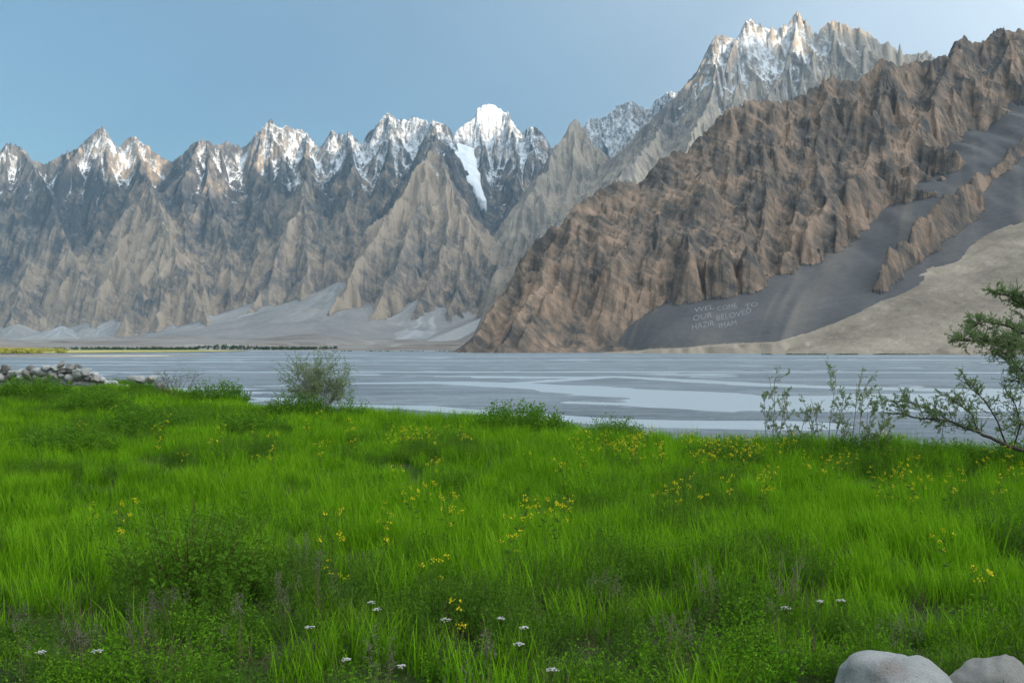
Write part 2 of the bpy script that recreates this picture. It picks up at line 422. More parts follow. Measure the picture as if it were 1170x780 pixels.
# snow chutes: the floor of deep gullies; snow above the snow line
nsn = fbm(fa.X / 500, fa.Y / 500, 33, 4)
snow = (Z - 1650 + 260 * nsn) / 850 - cur / 160 * 0.4 - cur2 / 26 * 0.16 - (sl - 1.8) * 0.10
chute = sstep(75, 150, -cur) * sstep(650, 1500, Z) * sstep(0.05, 0.3, nsn + 0.12)
pk = P(563, 120, 13000); snow = np.clip(snow, -1, 0.60 + 0.10 * fbm(fa.X / 260, fa.Y / 260, 39, 2))
snow = snow + 0.16 * np.exp(-((fa.X - pk[0]) / 420) ** 2) * sstep(2350, 2700, Z) - 0.06 * sstep(500, 900, fa.X)
snow = np.maximum(snow, chute * 0.9 - 0.05)
# the hanging glacier in the gap
gl = PX([(522,166,12.6),(530,188,12.25),(541,212,11.95),(552,234,11.7)])
gz = np.full(Z.shape, -1e4); gp = densify(gl, 40, 6, 0, rng); ng_ = len(gp)
gn = 12 * fbm(fa.X / 120, fa.Y / 200, 37, 3); gw = 1.2 + 0.5 * fbm(fa.X / 130, fa.Y / 130, 38, 3)
for k in range(ng_):
    a = gp[k]; w_ = np.interp(k / ng_, [0, 0.25, 0.6, 1], [190, 160, 100, 40]); d = np.hypot(fa.X - a[0], fa.Y - a[1])
    gz = np.maximum(gz, np.where(d < w_ * gw, a[2] + 30 - 0.35 * d + gn, -1e4))
gz = np.where(gz > 0, blur3(blur3(gz)), gz)
snow = np.where(gz > Z, 1.3, snow); Z = np.maximum(Z, gz)
snow = np.where((scree > 0.3) & (Z < 1200), -1, snow)
tint = 0.8 * fbm(fa.X / 1100, fa.Y / 1100, 35, 3) + 0.55 * fbm(fa.WX / 110, fa.WY / 900, 36, 4) + 0.75 * sstep(11900, 10600, fa.Y) - 0.35
M_far = rock_material('rock_cones', [(0.065, 0.067, 0.072), (0.125, 0.117, 0.11), (0.23, 0.19, 0.15), (0.38, 0.30, 0.22)],
                      [(0.17, 0.165, 0.155), (0.24, 0.23, 0.215), (0.31, 0.29, 0.26), (0.40, 0.405, 0.41)], unit=1.25, bump_m=12)
ny, nx = Z.shape
mt = mesh_np('snowy_mountains', np.stack([fa.X, fa.Y, Z], -1).reshape(-1, 3), grid_faces(ny, nx), M_far,
             attrs=dict(snow=snow, scree=scree, tint=tint, pale=pale))
tag(mt, 'row of jagged snow-dusted rock cones across the far side of the valley', 'mountain', kind='structure')

# ------------------------------------------------------------------ the tall massif and its long ridge towards the river
rng = random.Random(11)
fb = Field(-500, 6600, 5000, 12600, 10.5, 12.0)
fb.warp(30, 380, 13); fb.warp(10, 100, 19)
fb.K = (1.0 + 0.25 * fbm(fb.X / 600, fb.Y / 600, 121, 3)).astype(np.float32)
crest = [(752,135,11.0),(771,115,11.0),(786,95,11.0),(797,82,11),(804,72,11.0),(815,47,11.0),(827,40,11.0),(841,45,11.0),(852,23,11.0),(861,25,11.1),(870,31,11.1),(886,36,11.1),(897,32,11.1),(904,24,11.1),(911,14,11.1),(917,22,11.1),(923,30,11.1),(931,41,11.1),(938,33,11.0),(946,25,11.0),(955,25,11.0),(962,28,11.0),(972,31,11),
 (983,32,11.0),(992,38,11),(1001,44,11.0),(1016,49,11.0),(1025,58,11.0),(1035,62,11.0),(1055,59,11.0),(1066,66,11.0),(1120,70,11),(1200,60,11.2),(1320,90,11.4)]
cb = densify(PX(crest), 55, 12, 30, rng); fb.line(cb, 2.3)
ndl = P(1030, 46, 10950); fb.line([ndl, ndl + np.array([6, 0, -60])], 5.0, zmin=ndl[2] - 300, curve=1e9)
rb = [
 [(771,115,11.0),(752,150,10.4),(735,178,9.7),(712,200,9.0),(688,222,8.3),(662,246,7.6),(634,268,7.0),(606,290,6.5),(588,315,6.1),(572,345,5.75),(560,376,5.45)],
 [(815,47,11.0),(816,100,10.6),(800,140,10.1),(775,185,9.5),(740,230,8.9)],
 [(861,25,11.1),(848,75,10.8),(838,110,10.5),(835,150,10.1),(815,200,9.6)],
 [(911,14,11.1),(903,62,10.8),(885,100,10.5),(868,140,10.1),(850,190,9.6)],
 [(955,25,11.0),(948,75,10.7),(935,115,10.4),(920,170,10)],
 [(992,38,11.0),(985,85,10.6),(970,130,10.2)],
 [(1055,59,11.0),(1040,110,10.5),(1030,160,10.0)],
 [(657,139,11.5),(628,185,11.1),(606,228,10.7),(592,268,10.4),(584,305,10.1)],
 [(657,139,11.5),(655,195,11.0),(640,245,10.6),(618,298,10.1),(600,345,9.6)],
 [(657,139,11.5),(678,168,11.4),(700,190,11.4),(730,170,11.6)],
 [(678,168,11.4),(690,215,10.9),(675,265,10.3)],
]
rid = []
for k, rr in enumerate(rb):
    pts = densify(PX(rr), 85, 24, 26, rng); rid.append(pts); fb.line(pts, 2.3 if k else 1.8)
grow(fb, cb, rng, 1, 3, 280, 2.8, 1.35, 30, 0.4)
for k, pts in enumerate(rid): grow(fb, pts, rng, 1, 3, 220 if k else 190, 2.5 if k else 2.0, 1.25 if k else 0.95, 20, 0.36 if k else 0.5)
fb.Z = fb.Z + ((50 * fbm(fb.X / 450, fb.Y / 450, 171, 4) + 30 * ridged(fb.WX / 260 + 0.4 * fbm(fb.X / 500, fb.Y / 500, 173, 2), fb.WY / 700, 172, 2)) * sstep(100, 600, fb.Z) * sstep(60, 500, near_line(fb.X, fb.Y, cb[::5]))).astype(np.float32)
fb.Z = erode(np.maximum(fb.Z, vfloor(fb.X, fb.Y).astype(np.float32)), 11.2, 9, 60000, 60, 2, fb.Z > 150)
needles(fb, cb[:int(len(cb) * 0.7)], rng, 110, -70, 30)
for pts in rid[:8]: needles(fb, pts[:max(2, len(pts) // 2)], rng, 4, -70, 15)
h0 = fb.Z.copy()
fine = 20 * ridged(fb.WX / 130, fb.WY / 270, 140, 4, 0.55) + 20 * ridged(fb.WX / 56, fb.WY / 90, 150, 3, 0.6) + 7 * fbm(fb.X / 24, fb.Y / 36, 161, 2)
fb.Z += (fine * sstep(40, 400, h0)).astype(np.float32)
tal = (vfloor(fb.X, fb.Y) + 0.7).astype(np.float32); pale = np.zeros_like(tal)
for i, (a, b, c, s_, pl) in enumerate([(600,338,7.0,.42,.25),(590,350,8.2,.42,.3),(575,352,6.6,.40,.9),(598,345,9.4,.36,.3),(640,330,6.2,.5,.2)]):
    q = P(a, b, c * 1000); d = np.hypot(fb.X - q[0], fb.Y - q[1]); ang = np.arctan2(fb.X - q[0], q[1] - fb.Y)
    z = q[2] - s_ * d; z = z + 4 * pn(ang * 9 + i, d / 700, 290 + i)
    pale = np.where(z > tal, pl * sstep(0.0, 0.5, pn(ang * 7 + 3 * i, d / 2500, 390 + i) + 0.3 * pl), pale); tal = np.maximum(tal, z)
scree = sstep(-12, 8, tal - fb.Z); Z = np.maximum(fb.Z, tal)
cur = laplace(Z, 9, 1); cur2 = laplace(Z, 3, 1); sl = slope_of(Z, 10.5, 12)
nsn = fbm(fb.X / 500, fb.Y / 500, 133, 4)
snow = (Z - 2820 + 260 * nsn + 500 * sstep(3900, 2700, fb.X) * sstep(9500, 10500, fb.Y)) / 1100 - cur / 160 * 0.4 - cur2 / 26 * 0.16 - (sl - 1.8) * 0.10
snow = np.where(fb.X > 2950, snow - 0.22, snow)
snow = np.clip(snow + 0.10, -1, 0.62)
snow = np.maximum(snow, 0.9 * sstep(70, 130, -cur) * sstep(1700, 2300, Z) - 0.05)
snow = np.where((scree > 0.3) & (Z < 1500), -1, snow)
tint = 0.15 + 0.5 * fbm(fb.WX / 110, fb.WY / 800, 136, 4) + fbm(fb.X / 1300, fb.Y / 1300, 135, 3)
M_mas = rock_material('rock_massif', [(0.13, 0.12, 0.11), (0.21, 0.185, 0.16), (0.29, 0.25, 0.20), (0.38, 0.32, 0.25)],
                      [(0.18, 0.165, 0.15), (0.25, 0.225, 0.195), (0.32, 0.28, 0.235), (0.42, 0.42, 0.41)], unit=1.15, bump_m=12)
ny, nx = Z.shape
mt = mesh_np('tall_massif', np.stack([fb.X, fb.Y, Z], -1).reshape(-1, 3), grid_faces(ny, nx), M_mas,
             attrs=dict(snow=snow, scree=scree, tint=tint, pale=pale))
tag(mt, 'tallest snow-streaked massif with needle summits rising behind the brown mountain', 'mountain', kind='structure')

# ------------------------------------------------------------------ the near brown mountain on the right
rng = random.Random(23)
fc = Field(-200, 2300, 1560, 3800, 4.0, 4.5)
fc.warp(34, 210, 43); fc.warp(9, 50, 49)
fc.K = ((1.0 + 0.35 * fbm(fc.X / 260, fc.Y / 260, 221, 3)) * (1 + 0.75 * sstep(450, 1000, fc.X) + 0.35 * sstep(260, 0, fc.X))).astype(np.float32)
crest = [(528,398,2.12),(545,378,2.18),(560,364,2.24),(580,345,2.3),(606,318,2.38),(634,285,2.45),(652,258,2.5),(666,240,2.54),(690,226,2.6),(715,218,2.64),(738,214,2.68),(746,196,2.7),(768,186,2.74),(786,176,2.76),(806,160,2.78),
 (822,144,2.8),(834,134,2.82),(850,133,2.84),(868,129,2.86),(890,126,2.88),(908,122,2.9),(920,112,2.93),(929,108,2.95),(940,97,2.97),(948,91,3.0),(962,94,3.02),(980,95,3.05),(994,84,3.08),(1008,74,3.1),(1020,79,3.12),(1037,78,3.15),(1060,72,3.18),(1080,66,3.2),
 (1086,54,3.22),(1091,46,3.24),(1104,50,3.27),(1116,50,3.3),(1134,42,3.32),(1152,36,3.34),(1170,37,3.36),(1200,32,3.4),(1260,40,3.45),(1340,20,3.5)]
cc = densify(PX(crest), 26, 6, 7, rng); fc.line(cc, 1.05, zmin=-20)
rc = [
 [(690,226,2.6),(672,262,2.5),(650,300,2.38),(625,345,2.25),(600,385,2.12)],
 [(666,240,2.54),(640,300,2.38),(600,355,2.22),(570,395,2.08)],
 [(746,196,2.7),(738,250,2.55),(715,295,2.4),(690,320,2.3)],
 [(786,176,2.76),(775,235,2.6),(748,290,2.42),(725,318,2.32)],
 [(834,134,2.82),(838,190,2.68),(815,250,2.52),(790,300,2.36),(780,330,2.27)],
 [(868,129,2.86),(880,195,2.68),(858,260,2.5),(838,305,2.35),(832,338,2.24)],
 [(908,122,2.9),(905,190,2.72),(890,250,2.55),(870,300,2.38),(860,325,2.29)],
 [(948,91,3.0),(940,160,2.8),(930,225,2.6),(905,290,2.4),(895,312,2.32)],
 [(1008,74,3.1),(1002,140,2.9),(985,200,2.7),(950,260,2.5),(925,292,2.38)],
 [(1091,46,3.24),(1075,110,3.05),(1050,160,2.88),(1030,195,2.75)],
 [(1152,36,3.34),(1140,90,3.18),(1125,125,3.05)],
 [(1260,95,2.95),(1175,158,2.7),(1135,192,2.55),(1090,232,2.37),(1045,272,2.22),(1006,312,2.1)],
]
rid = []
for rr in rc:
    last = rr is rc[-1]; pts = densify(PX([(a_, b_ + (14 if last else 0), c_) for a_, b_, c_ in rr]), 36, 9, 9, rng)
    if not last: rid.append(pts)
    fc.line(pts, 1.5 if last else 1.0, zmin=-20)
grow(fc, cc, rng, 1, 2, 330, 1.15, 0.80, 100, 0.42, sides=(1,), ang=(35, 70), var=1.6)
for k, pts in enumerate(rid): grow(fc, pts, rng, 1, 1, 190, 1.15, 0.72, 40 if k < 3 else 80, 0.30, ang=(20, 55), var=1.6)
dcr = near_line(fc.X, fc.Y, cc[::4] + [cc[-1]]); acw = 0.92 * fc.WX - 0.39 * fc.WY; alw = 0.39 * fc.WX + 0.92 * fc.WY
fc.Z = fc.Z + ((30 * fbm(fc.X / 240, fc.Y / 240, 263, 4) + (0.25 + 0.75 * sstep(10, 190, dcr)) * (46 * ridged(acw / 175 + 0.5 * fbm(fc.X / 300, fc.Y / 300, 258, 2), alw / 1100, 262, 2, 0.5) + 24 * ridged(acw / 72, alw / 520, 259, 2, 0.5))) * sstep(0, 120, fc.Z)).astype(np.float32)
fc.Z = erode(np.maximum(fc.Z, BED - 4), 4.25, 6, 50000, 70, 3, fc.Z > 60)
needles(fc, cc, rng, 46, -20, 5, 2.4)
h0 = fc.Z.copy()
fine = 11 * ridged(acw / 55, alw / 300, 240, 3, 0.6) + 6 * ridged(acw / 20, alw / 75, 250, 3, 0.6) + 2.5 * fbm(fc.X / 9, fc.Y / 12, 261, 2)
fine = fine + 14 * fbm(fc.X / 80, fc.Y / 80, 265, 3)
fc.Z += (fine * sstep(0, 90, h0)).astype(np.float32)
st = (fc.Z + 0.62 * fc.X + 14 * fbm(fc.X / 120, fc.Y / 120, 267, 3)) / 46.0
fc.Z += (sstep(10, 120, h0) * (5.0 * (np.abs((st % 1.0) - 0.5) * 4 - 1) * (0.5 + fbm(fc.X / 200, fc.Y / 200, 268, 2)) + 1.2 * np.sin(st * 15.1 + 2 * fbm(fc.X / 60, fc.Y / 60, 269, 2)))).astype(np.float32)
def ybase(x): return 2090 - 0.42 * (x - 100) + 14 * pn(x / 120, x * 0, 266)
yb = ybase(fc.X)
dd = (fc.Y - yb) * 0.92; acr = 0.92 * fc.X - 0.39 * fc.Y; alo = 0.39 * fc.X + 0.92 * fc.Y
scr = 2 + (0.56 + 0.07 * sstep(700, 1300, fc.X)) * dd + 0.00004 * dd * dd
scr = scr + 5.5 * fbm(acr / 110, alo / 900, 270, 4) * sstep(20, 200, dd)
scr = scr - 26 * sstep(60, 420, dd) * (0.5 + fbm(acr / 150, alo / 1400, 272, 3))
cap = np.interp(fc.X, [-200, 120, 400, 790, 1130, 1500, 2300], [40, 110, 260, 460, 900, 1400, 1600]) * (1 + 0.22 * fbm(fc.X / 130, fc.Y / 900, 274, 3))
scr = np.where(scr > 0, cap * (1 - np.exp(-np.maximum(scr, 0) / cap)), scr)
scr = scr - 200 * sstep(330, -60, fc.X + 50 * pn(fc.Y / 90, fc.Y * 0, 276))
yf = np.minimum(ybase(fc.X) - 70, 1960) + 34 * fbm(fc.X / 110, fc.X * 0, 282, 4)
terr = np.minimum(10 + 6 * fbm(fc.X / 160, fc.Y / 90, 281, 4), BED - 2 + (fc.Y - yf) * (0.5 + 0.25 * fbm(fc.X / 30, fc.Y / 60, 283, 2)))
terr = terr - 22 * sstep(520, 90, fc.X)
tal = np.maximum(np.maximum(scr, BED - 3), terr)
scree = sstep(-7, 5, tal - fc.Z); Z = np.maximum(fc.Z, tal)
isterr = (terr >= Z - 0.6)
gl2 = fbm(acr / 70, alo / 1300, 275, 4); gl3 = fbm(acr / 200, alo / 2500, 277, 3)
pale = np.where(isterr, 1.0, 0.42 * sstep(-0.05, 0.3, gl2) * sstep(-0.1, 0.25, gl3))
tint = 0.45 * fbm(fc.X / 300 - fc.Z / 200, fc.Y / 500, 235, 3) + 0.75 * fbm(acw / 42, alw / 520, 237, 4) - 0.04
M_nr = rock_material('rock_brown', [(0.075, 0.070, 0.066), (0.135, 0.113, 0.094), (0.225, 0.168, 0.124), (0.33, 0.235, 0.17)],
                     [(0.082, 0.083, 0.086), (0.108, 0.107, 0.108), (0.14, 0.134, 0.13), (0.33, 0.28, 0.215)], unit=0.42, bump_m=12, dip=(0.15, 0.62, 0.3))
Zc = Z
ny, nx = Z.shape
mt = mesh_np('brown_mountain', np.stack([fc.X, fc.Y, Z], -1).reshape(-1, 3), grid_faces(ny, nx), M_nr,
             attrs=dict(snow=np.full(Z.shape, -1.0), scree=scree, tint=tint, pale=pale))
tag(mt, 'dark brown craggy mountain with grey scree falling to the right bank of the river', 'mountain', kind='structure')
def zc_at(x, y):
    i = (x - fc.x0) / fc.dx; j = (y - fc.y0) / fc.dy
    i0 = np.clip(np.floor(i).astype(int), 0, nx_c - 2); j0 = np.clip(np.floor(j).astype(int), 0, ny_c - 2)
    u = i - i0; v = j - j0
    return (Zc[j0, i0] * (1 - u) + Zc[j0, i0 + 1] * u) * (1 - v) + (Zc[j0 + 1, i0] * (1 - u) + Zc[j0 + 1, i0 + 1] * u) * v
ny_c, nx_c = Zc.shape

# ------------------------------------------------------------------ tan debris slope at the far right
fd = Field(200, 2300, 1500, 2900, 4.0, 4.5)
A = P(1480, 60, 2650)
d = np.hypot((fd.X - A[0]) * 0.92, fd.Y - A[1])
ang = np.arctan2(fd.X - A[0], A[1] - fd.Y)
z = A[2] - 0.60 * d + 0.000085 * d * d
z = z + 3.5 * fbm(ang * 30, d / 500, 301, 4) + 1.6 * fbm(fd.X / 14, fd.Y / 14, 305, 3) + 5 * fbm(fd.X / 90, fd.Y / 90, 306, 2)
z = np.maximum(z, BED - 3)
Zd = z
M_tan = NT('tan_debris')
p = M_tan.pos()
a1 = M_tan.noise(p, 1 / 160.0, 6, 0.6, 0.4); a2 = M_tan.noise(p, 1 / 5.0, 6, 0.75); a3 = M_tan.noise(M_tan.pos(1, 0.25, 1), 1 / 30.0, 5, 0.6)
f = M_tan.math('ADD', M_tan.math('MULTIPLY', a1, 0.45), M_tan.math('ADD', M_tan.math('MULTIPLY', a2, 0.25), M_tan.math('MULTIPLY', a3, 0.3)))
c = M_tan.ramp(f, [(0.38, (0.21, 0.175, 0.14)), (0.5, (0.31, 0.265, 0.205)), (0.6, (0.42, 0.36, 0.28))])
M_tan = M_tan.done(M_tan.bsdf(c, 0.95, M_tan.bump(a2, 2.0), 0.1))
ny, nx = Zd.shape
mt = mesh_np('tan_slope', np.stack([fd.X, fd.Y, Zd], -1).reshape(-1, 3), grid_faces(ny, nx), M_tan)
tag(mt, 'tan slope of fine debris with pale stones below the brown mountain', 'slope', kind='structure')

# ------------------------------------------------------------------ mountains behind the photographer: their shade lies over the valley
# (s along the sunlight, c across it)
ux, uy = -SD[0] / math.cos(SUN_EL), -SD[1] / math.cos(SUN_EL)     # horizontal direction in which the light travels
vx, vy = uy, -ux
SB = -10000.0
te = math.tan(SUN_EL)
def cs(p): return (p[0] * vx + p[1] * vy, p[0] * ux + p[1] * uy)
prof = []
for (px, py, dk) in [(236,236,11.6),(330,184,12.0),(116,192,12.1),(20,206,12.0),(440,158,12.0),(500,150,11.8),(570,152,12.6),(620,156,12.6),(690,150,13),(860,36,11.0),(915,28,11.0),(980,36,11),(1040,44,11)]:
    q = P(px, py, dk * 1000); c_, s_ = cs(q); prof.append((c_, q[2] + (s_ - SB) * te))
prof.sort()
def HT(tip): return BED + (tip - SB) * te         # crest height whose shadow ends tip metres along the light
prof = [(-7000, 2400), (-1500, 2500), (0, 2400), (220, 1500), (320, HT(2700)), (375, HT(1330)), (476, HT(1275)), (500, HT(1560)), (1180, HT(3650)), (1260, HT(3650) + 500), (1600, 2600), (2600, 2750)] + [p_ for p_ in prof if p_[0] > 2700] + [(12600, 4700)]
cx_ = np.concatenate([np.arange(-6500, 160, 90.0), np.arange(160, 1700, 16.0), np.arange(1700, 12500, 80.0)]); sy_ = np.concatenate([np.arange(-15500, -10100, 100.0), np.arange(-10100, -9899, 20.0), np.arange(-9800, -4500, 100.0)])
C2, S2 = np.meshgrid(cx_, sy_)
H = np.interp(C2, [p_[0] for p_ in prof], [p_[1] for p_ in prof])
jag = 70 * fbm(C2 / 420, C2 * 0, 411, 4) * sstep(1100, 1700, C2) + 1.5 * fbm(C2 / 40, C2 * 0, 415, 3)
dz = np.abs(S2 - SB)
Zo = H + jag - 0.62 * dz + (60 + 90 * sstep(200, 1500, dz)) * (ridged(C2 / 600, S2 / 900, 421, 4) - 0.8) * sstep(0, 700, dz)
Zo = np.maximum(Zo, BED - 3 + 0 * dz)
Xo = ux * S2 + vx * C2; Yo = uy * S2 + vy * C2
M_bk = rock_material('rock_behind', [(0.13, 0.11, 0.09), (0.2, 0.165, 0.13), (0.27, 0.21, 0.155), (0.33, 0.26, 0.19)],
                     [(0.16, 0.15, 0.14), (0.2, 0.19, 0.17), (0.25, 0.23, 0.2), (0.4, 0.38, 0.34)], unit=2.0, bump_m=10)
ny, nx = Zo.shape
zz = np.zeros_like(Zo)
mt = mesh_np('shading_mountains', np.stack([Xo, Yo, Zo], -1).reshape(-1, 3), grid_faces(ny, nx), M_bk,
             attrs=dict(snow=(Zo - 2300) / 600, scree=zz, tint=zz, pale=zz))
tag(mt, 'high mountains behind the viewpoint that keep the low sun off the valley', 'mountain', kind='structure')
# ------------------------------------------------------------------ valley floor sheet
xs = np.concatenate([np.arange(-13000, -4500, 250.0), np.arange(-4500, 2000, 45.0), np.arange(2000, 13001, 250.0)])
ys = np.concatenate([np.arange(-12000, 0, 400.0), np.arange(0, 2800, 140.0), np.arange(2800, 8600, 32.0), np.arange(8600, 15001, 200.0)])
VX, VY = np.meshgrid(xs, ys)
VZ = vfloor(VX, VY)
inside = ((VX > -7560) & (VX < 2560) & (VY > 8350)) | ((VX > -450) & (VX < 6550) & (VY > 5050))
VZ = np.where(inside, VZ - 4, VZ)
VZ = np.where((VY < 3500), BED - 1.2 - 1.3 * sstep(3480, 2900, VY), VZ)
t = NT('valley_gravel'); p = t.pos()
a1 = t.noise(p, 1 / 500.0, 5, 0.6, 0.5); a2 = t.noise(p, 1 / 40.0, 6, 0.7); a3 = t.noise(t.pos(1, 3, 1), 1 / 300.0, 5, 0.6, 0.8)
f = t.math('ADD', t.math('MULTIPLY', a1, 0.4), t.math('ADD', t.math('MULTIPLY', a2, 0.2), t.math('MULTIPLY', a3, 0.4)))
c = t.ramp(f, [(0.38, (0.15, 0.125, 0.105)), (0.47, (0.22, 0.195, 0.17)), (0.54, (0.25, 0.235, 0.215)), (0.62, (0.36, 0.34, 0.30))])
M_val = t.done(t.bsdf(c, 0.95, t.bump(a2, 3.0), 0.1))
o = mesh_np('valley_floor', np.stack([VX, VY, VZ], -1).reshape(-1, 3), grid_faces(*VX.shape), M_val); tag(o, kind='structure')

# sunlit farm field at the far left
def patch(name, cx, cy, rx, ry, z, mat, seed, rag=0.25, **kw):
    n = 72; ang = np.linspace(0, 2 * math.pi, n, endpoint=False)
    rr = 1 + rag * fbm(np.cos(ang) * 2 + seed, np.sin(ang) * 2, seed, 3)
    vv = [(cx, cy, z)]; rings = 8
    for k in range(1, rings + 1):
        for a_, r_ in zip(ang, rr): vv.append((cx + rx * r_ * math.cos(a_) * k / rings, cy + ry * r_ * math.sin(a_) * k / rings, z - (1.2 if k == rings else 0)))
    ff = []; f3 = [(0, 1 + i, 1 + (i + 1) % n) for i in range(n)]
    for k in range(rings - 1):
        for i in range(n):
            a_ = 1 + k * n + i; b_ = 1 + k * n + (i + 1) % n; ff.append((a_, a_ + n, b_ + n, b_))
    o = mesh_np(name, vv, [np.array(f3), np.array(ff)], mat); return o
def simple(name, c0, c1, wl, rough=0.9, spec=0.15):
    t = NT(name); a = t.noise(t.pos(), 1 / wl, 6, 0.65, 0.3)
    return t.done(t.bsdf(t.ramp(a, [(0.35, c0), (0.65, c1)]), rough, None, spec))
M_field = simple('farm_field_green', (0.26, 0.27, 0.07), (0.55, 0.48, 0.20), 60)
M_sand = simple('pale_sand', (0.36, 0.33, 0.28), (0.5, 0.46, 0.38), 50)
o = patch('farm_field', -1170, 2550, 480, 1080, BED + 2.2, M_field, 5, 0.12); tag(o, kind='structure')
o = patch('sand_bank', -478, 1330, 62, 60, BED + 1.5, M_sand, 8); tag(o, kind='structure')
o = patch('sand_flat', -640, 1400, 250, 150, BED + 0.9, simple('grey_sand', (0.2, 0.18, 0.16), (0.3, 0.27, 0.23), 50), 9); tag(o, kind='structure')

# ------------------------------------------------------------------ gravel river bed and the water in its channels
def bedpt(px, py): 
    d = (EYE - BED) * F / (py - HZ); return np.array([(px - CX) / F * d, d])
nr, na = 620, 620
rad = np.geomspace(95, 3300, nr); an = np.tan(np.linspace(R(-31), R(31), na))
RY, AT = np.meshgrid(rad, an, indexing='ij'); RX = AT * RY
relief = 0.36 * fbm(RX / 150 + 3, RY / 80 + RX / 500, 501, 5, 0.58) + 0.09 * ridged(RX / 34, RY / 16, 505, 3) - 0.03
relief += 0.025 * fbm(RX / 5, RY / 3, 507, 3) + 0.075
ch = [([(300,441),(400,438),(520,437),(640,442),(730,449),(800,458),(900,462),(1000,458),(1100,455),(1300,452)], [2,6,9,12,16,24,26,24,20,20], .55),
      ([(1300,468),(1100,468),(960,466),(860,460),(790,456)], [18,18,16,12,8], .5),
      ([(-200,425),(200,425.2),(500,425),(800,425),(1000,425.5),(1400,426)], [9,9,9,9,9,9], .4),
      ([(380,463),(470,465),(560,472),(680,480),(760,484),(900,486)], [3,4,4,5,6,7], .45),
      ([(560,440),(700,430),(900,441),(1100,446),(1300,445)], [3,5,8,10,10], .4),
      ([(-200,412),(100,413),(260,414),(500,412),(800,411),(1300,412)], [8,14,10,12,14,12], .35),
      ([(-200,407),(200,407.5),(600,407),(1300,407)], [12,20,16,20], .3)]
for pts, ws, dep in ch:
    q = [bedpt(*a_) for a_ in pts]
    for k in range(len(q) - 1):
        a_, b_ = q[k], q[k + 1]; e = b_ - a_; L2 = float(e @ e)
        tt = np.clip(((RX - a_[0]) * e[0] + (RY - a_[1]) * e[1]) / L2, 0, 1)
        w = ws[k] + tt * (ws[k + 1] - ws[k]); w = w * (1 + 0.45 * fbm(RX / 45, RY / 30, 510, 3))
        dd_ = np.hypot(RX - a_[0] - tt * e[0], RY - a_[1] - tt * e[1])
        relief = np.minimum(relief, np.where(dd_ < w * 1.6, -dep + dep * 1.5 * sstep(w * 0.8, w * 1.6, dd_), 9))
bars = [([(420,455),(520,453),(640,455),(705,459)], [14,16,14,3], .34), ([(860,472),(1000,474),(1170,473),(1300,473)], [4,6,6,6], .3), ([(640,464),(700,465),(722,466)], [3,4,1], .3)]
for pts, ws, hh in bars:
    q = [bedpt(*a_) for a_ in pts]
    for k in range(len(q) - 1):
        a_, b_ = q[k], q[k + 1]; e = b_ - a_; L2 = float(e @ e)
        tt = np.clip(((RX - a_[0]) * e[0] + (RY - a_[1]) * e[1]) / L2, 0, 1)
        w = ws[k] + tt * (ws[k + 1] - ws[k]); w = w * (1 + 0.4 * fbm(RX / 30, RY / 16, 520, 3))
        dd_ = np.hypot(RX - a_[0] - tt * e[0], RY - a_[1] - tt * e[1])
        relief = np.maximum(relief, np.where(dd_ < w, hh * (1 - sstep(w * 0.5, w, dd_)) + 0.05, -9))
edge = sstep(3300, 3000, RY) * sstep(95, 120, RY)
RZ = BED + relief * edge - 0.9 * (1 - edge)
t = NT('river_gravel'); p = t.pos()
g1 = t.noise(t.pos(1, 3.5, 1), 1 / 120.0, 6, 0.6, 0.4); g2 = t.noise(p, 1 / 1.2, 6, 0.8); g3 = t.noise(t.pos(1, 2.0, 1), 1 / 12.0, 5, 0.7)
f = t.math('ADD', t.math('MULTIPLY', g1, 0.34), t.math('ADD', t.math('MULTIPLY', g2, 0.30), t.math('MULTIPLY', g3, 0.36)))
c = t.ramp(f, [(0.38, (0.11, 0.145, 0.17)), (0.5, (0.21, 0.255, 0.285)), (0.62, (0.33, 0.38, 0.415))])
sp = t.n('ShaderNodeSeparateXYZ'); t.l(t.n('ShaderNodeNewGeometry').outputs['Position'], sp.inputs[0])
wet = t.ramp(t.math('SUBTRACT', sp.outputs[2], BED), [(0.0, 1.0), (0.09, 0.0)])
c = t.mix(wet, c, t.mix(0.5, c, (0.06, 0.065, 0.075)))
M_bed = t.done(t.bsdf(c, t.math('SUBTRACT', 0.85, t.math('MULTIPLY', wet, 0.35)), t.bump(t.math('ADD', g2, g3), 0.7), 0.4))
o = mesh_np('river_bed', np.stack([RX, RY, RZ], -1).reshape(-1, 3), grid_faces(nr, na), M_bed, smooth=True); tag(o, kind='structure')
# water
wr = np.geomspace(100, 3290, 60); wa = np.tan(np.linspace(R(-31), R(31), 60)); WY, WA = np.meshgrid(wr, wa, indexing='ij')
t = NT('silty_water')
w1 = t.noise(t.pos(1, 2.2, 1), 0.8, 5, 0.7, 0.3); w2 = t.noise(t.pos(1, 1.8, 1), 1 / 7.0, 4, 0.6, 0.5)
hh = t.math('ADD', t.math('MULTIPLY', w1, 0.6), t.math('MULTIPLY', w2, 2.0))
M_wat = t.done(t.bsdf((0.38, 0.45, 0.49), 0.30, t.bump(hh, 0.35, 1.0), 0.5, IOR=1.33))
o = mesh_np('river_water', np.stack([WA * WY, WY, np.full(WY.shape, BED)], -1).reshape(-1, 3), grid_faces(60, 60), M_wat, smooth=True); tag(o, kind='structure')

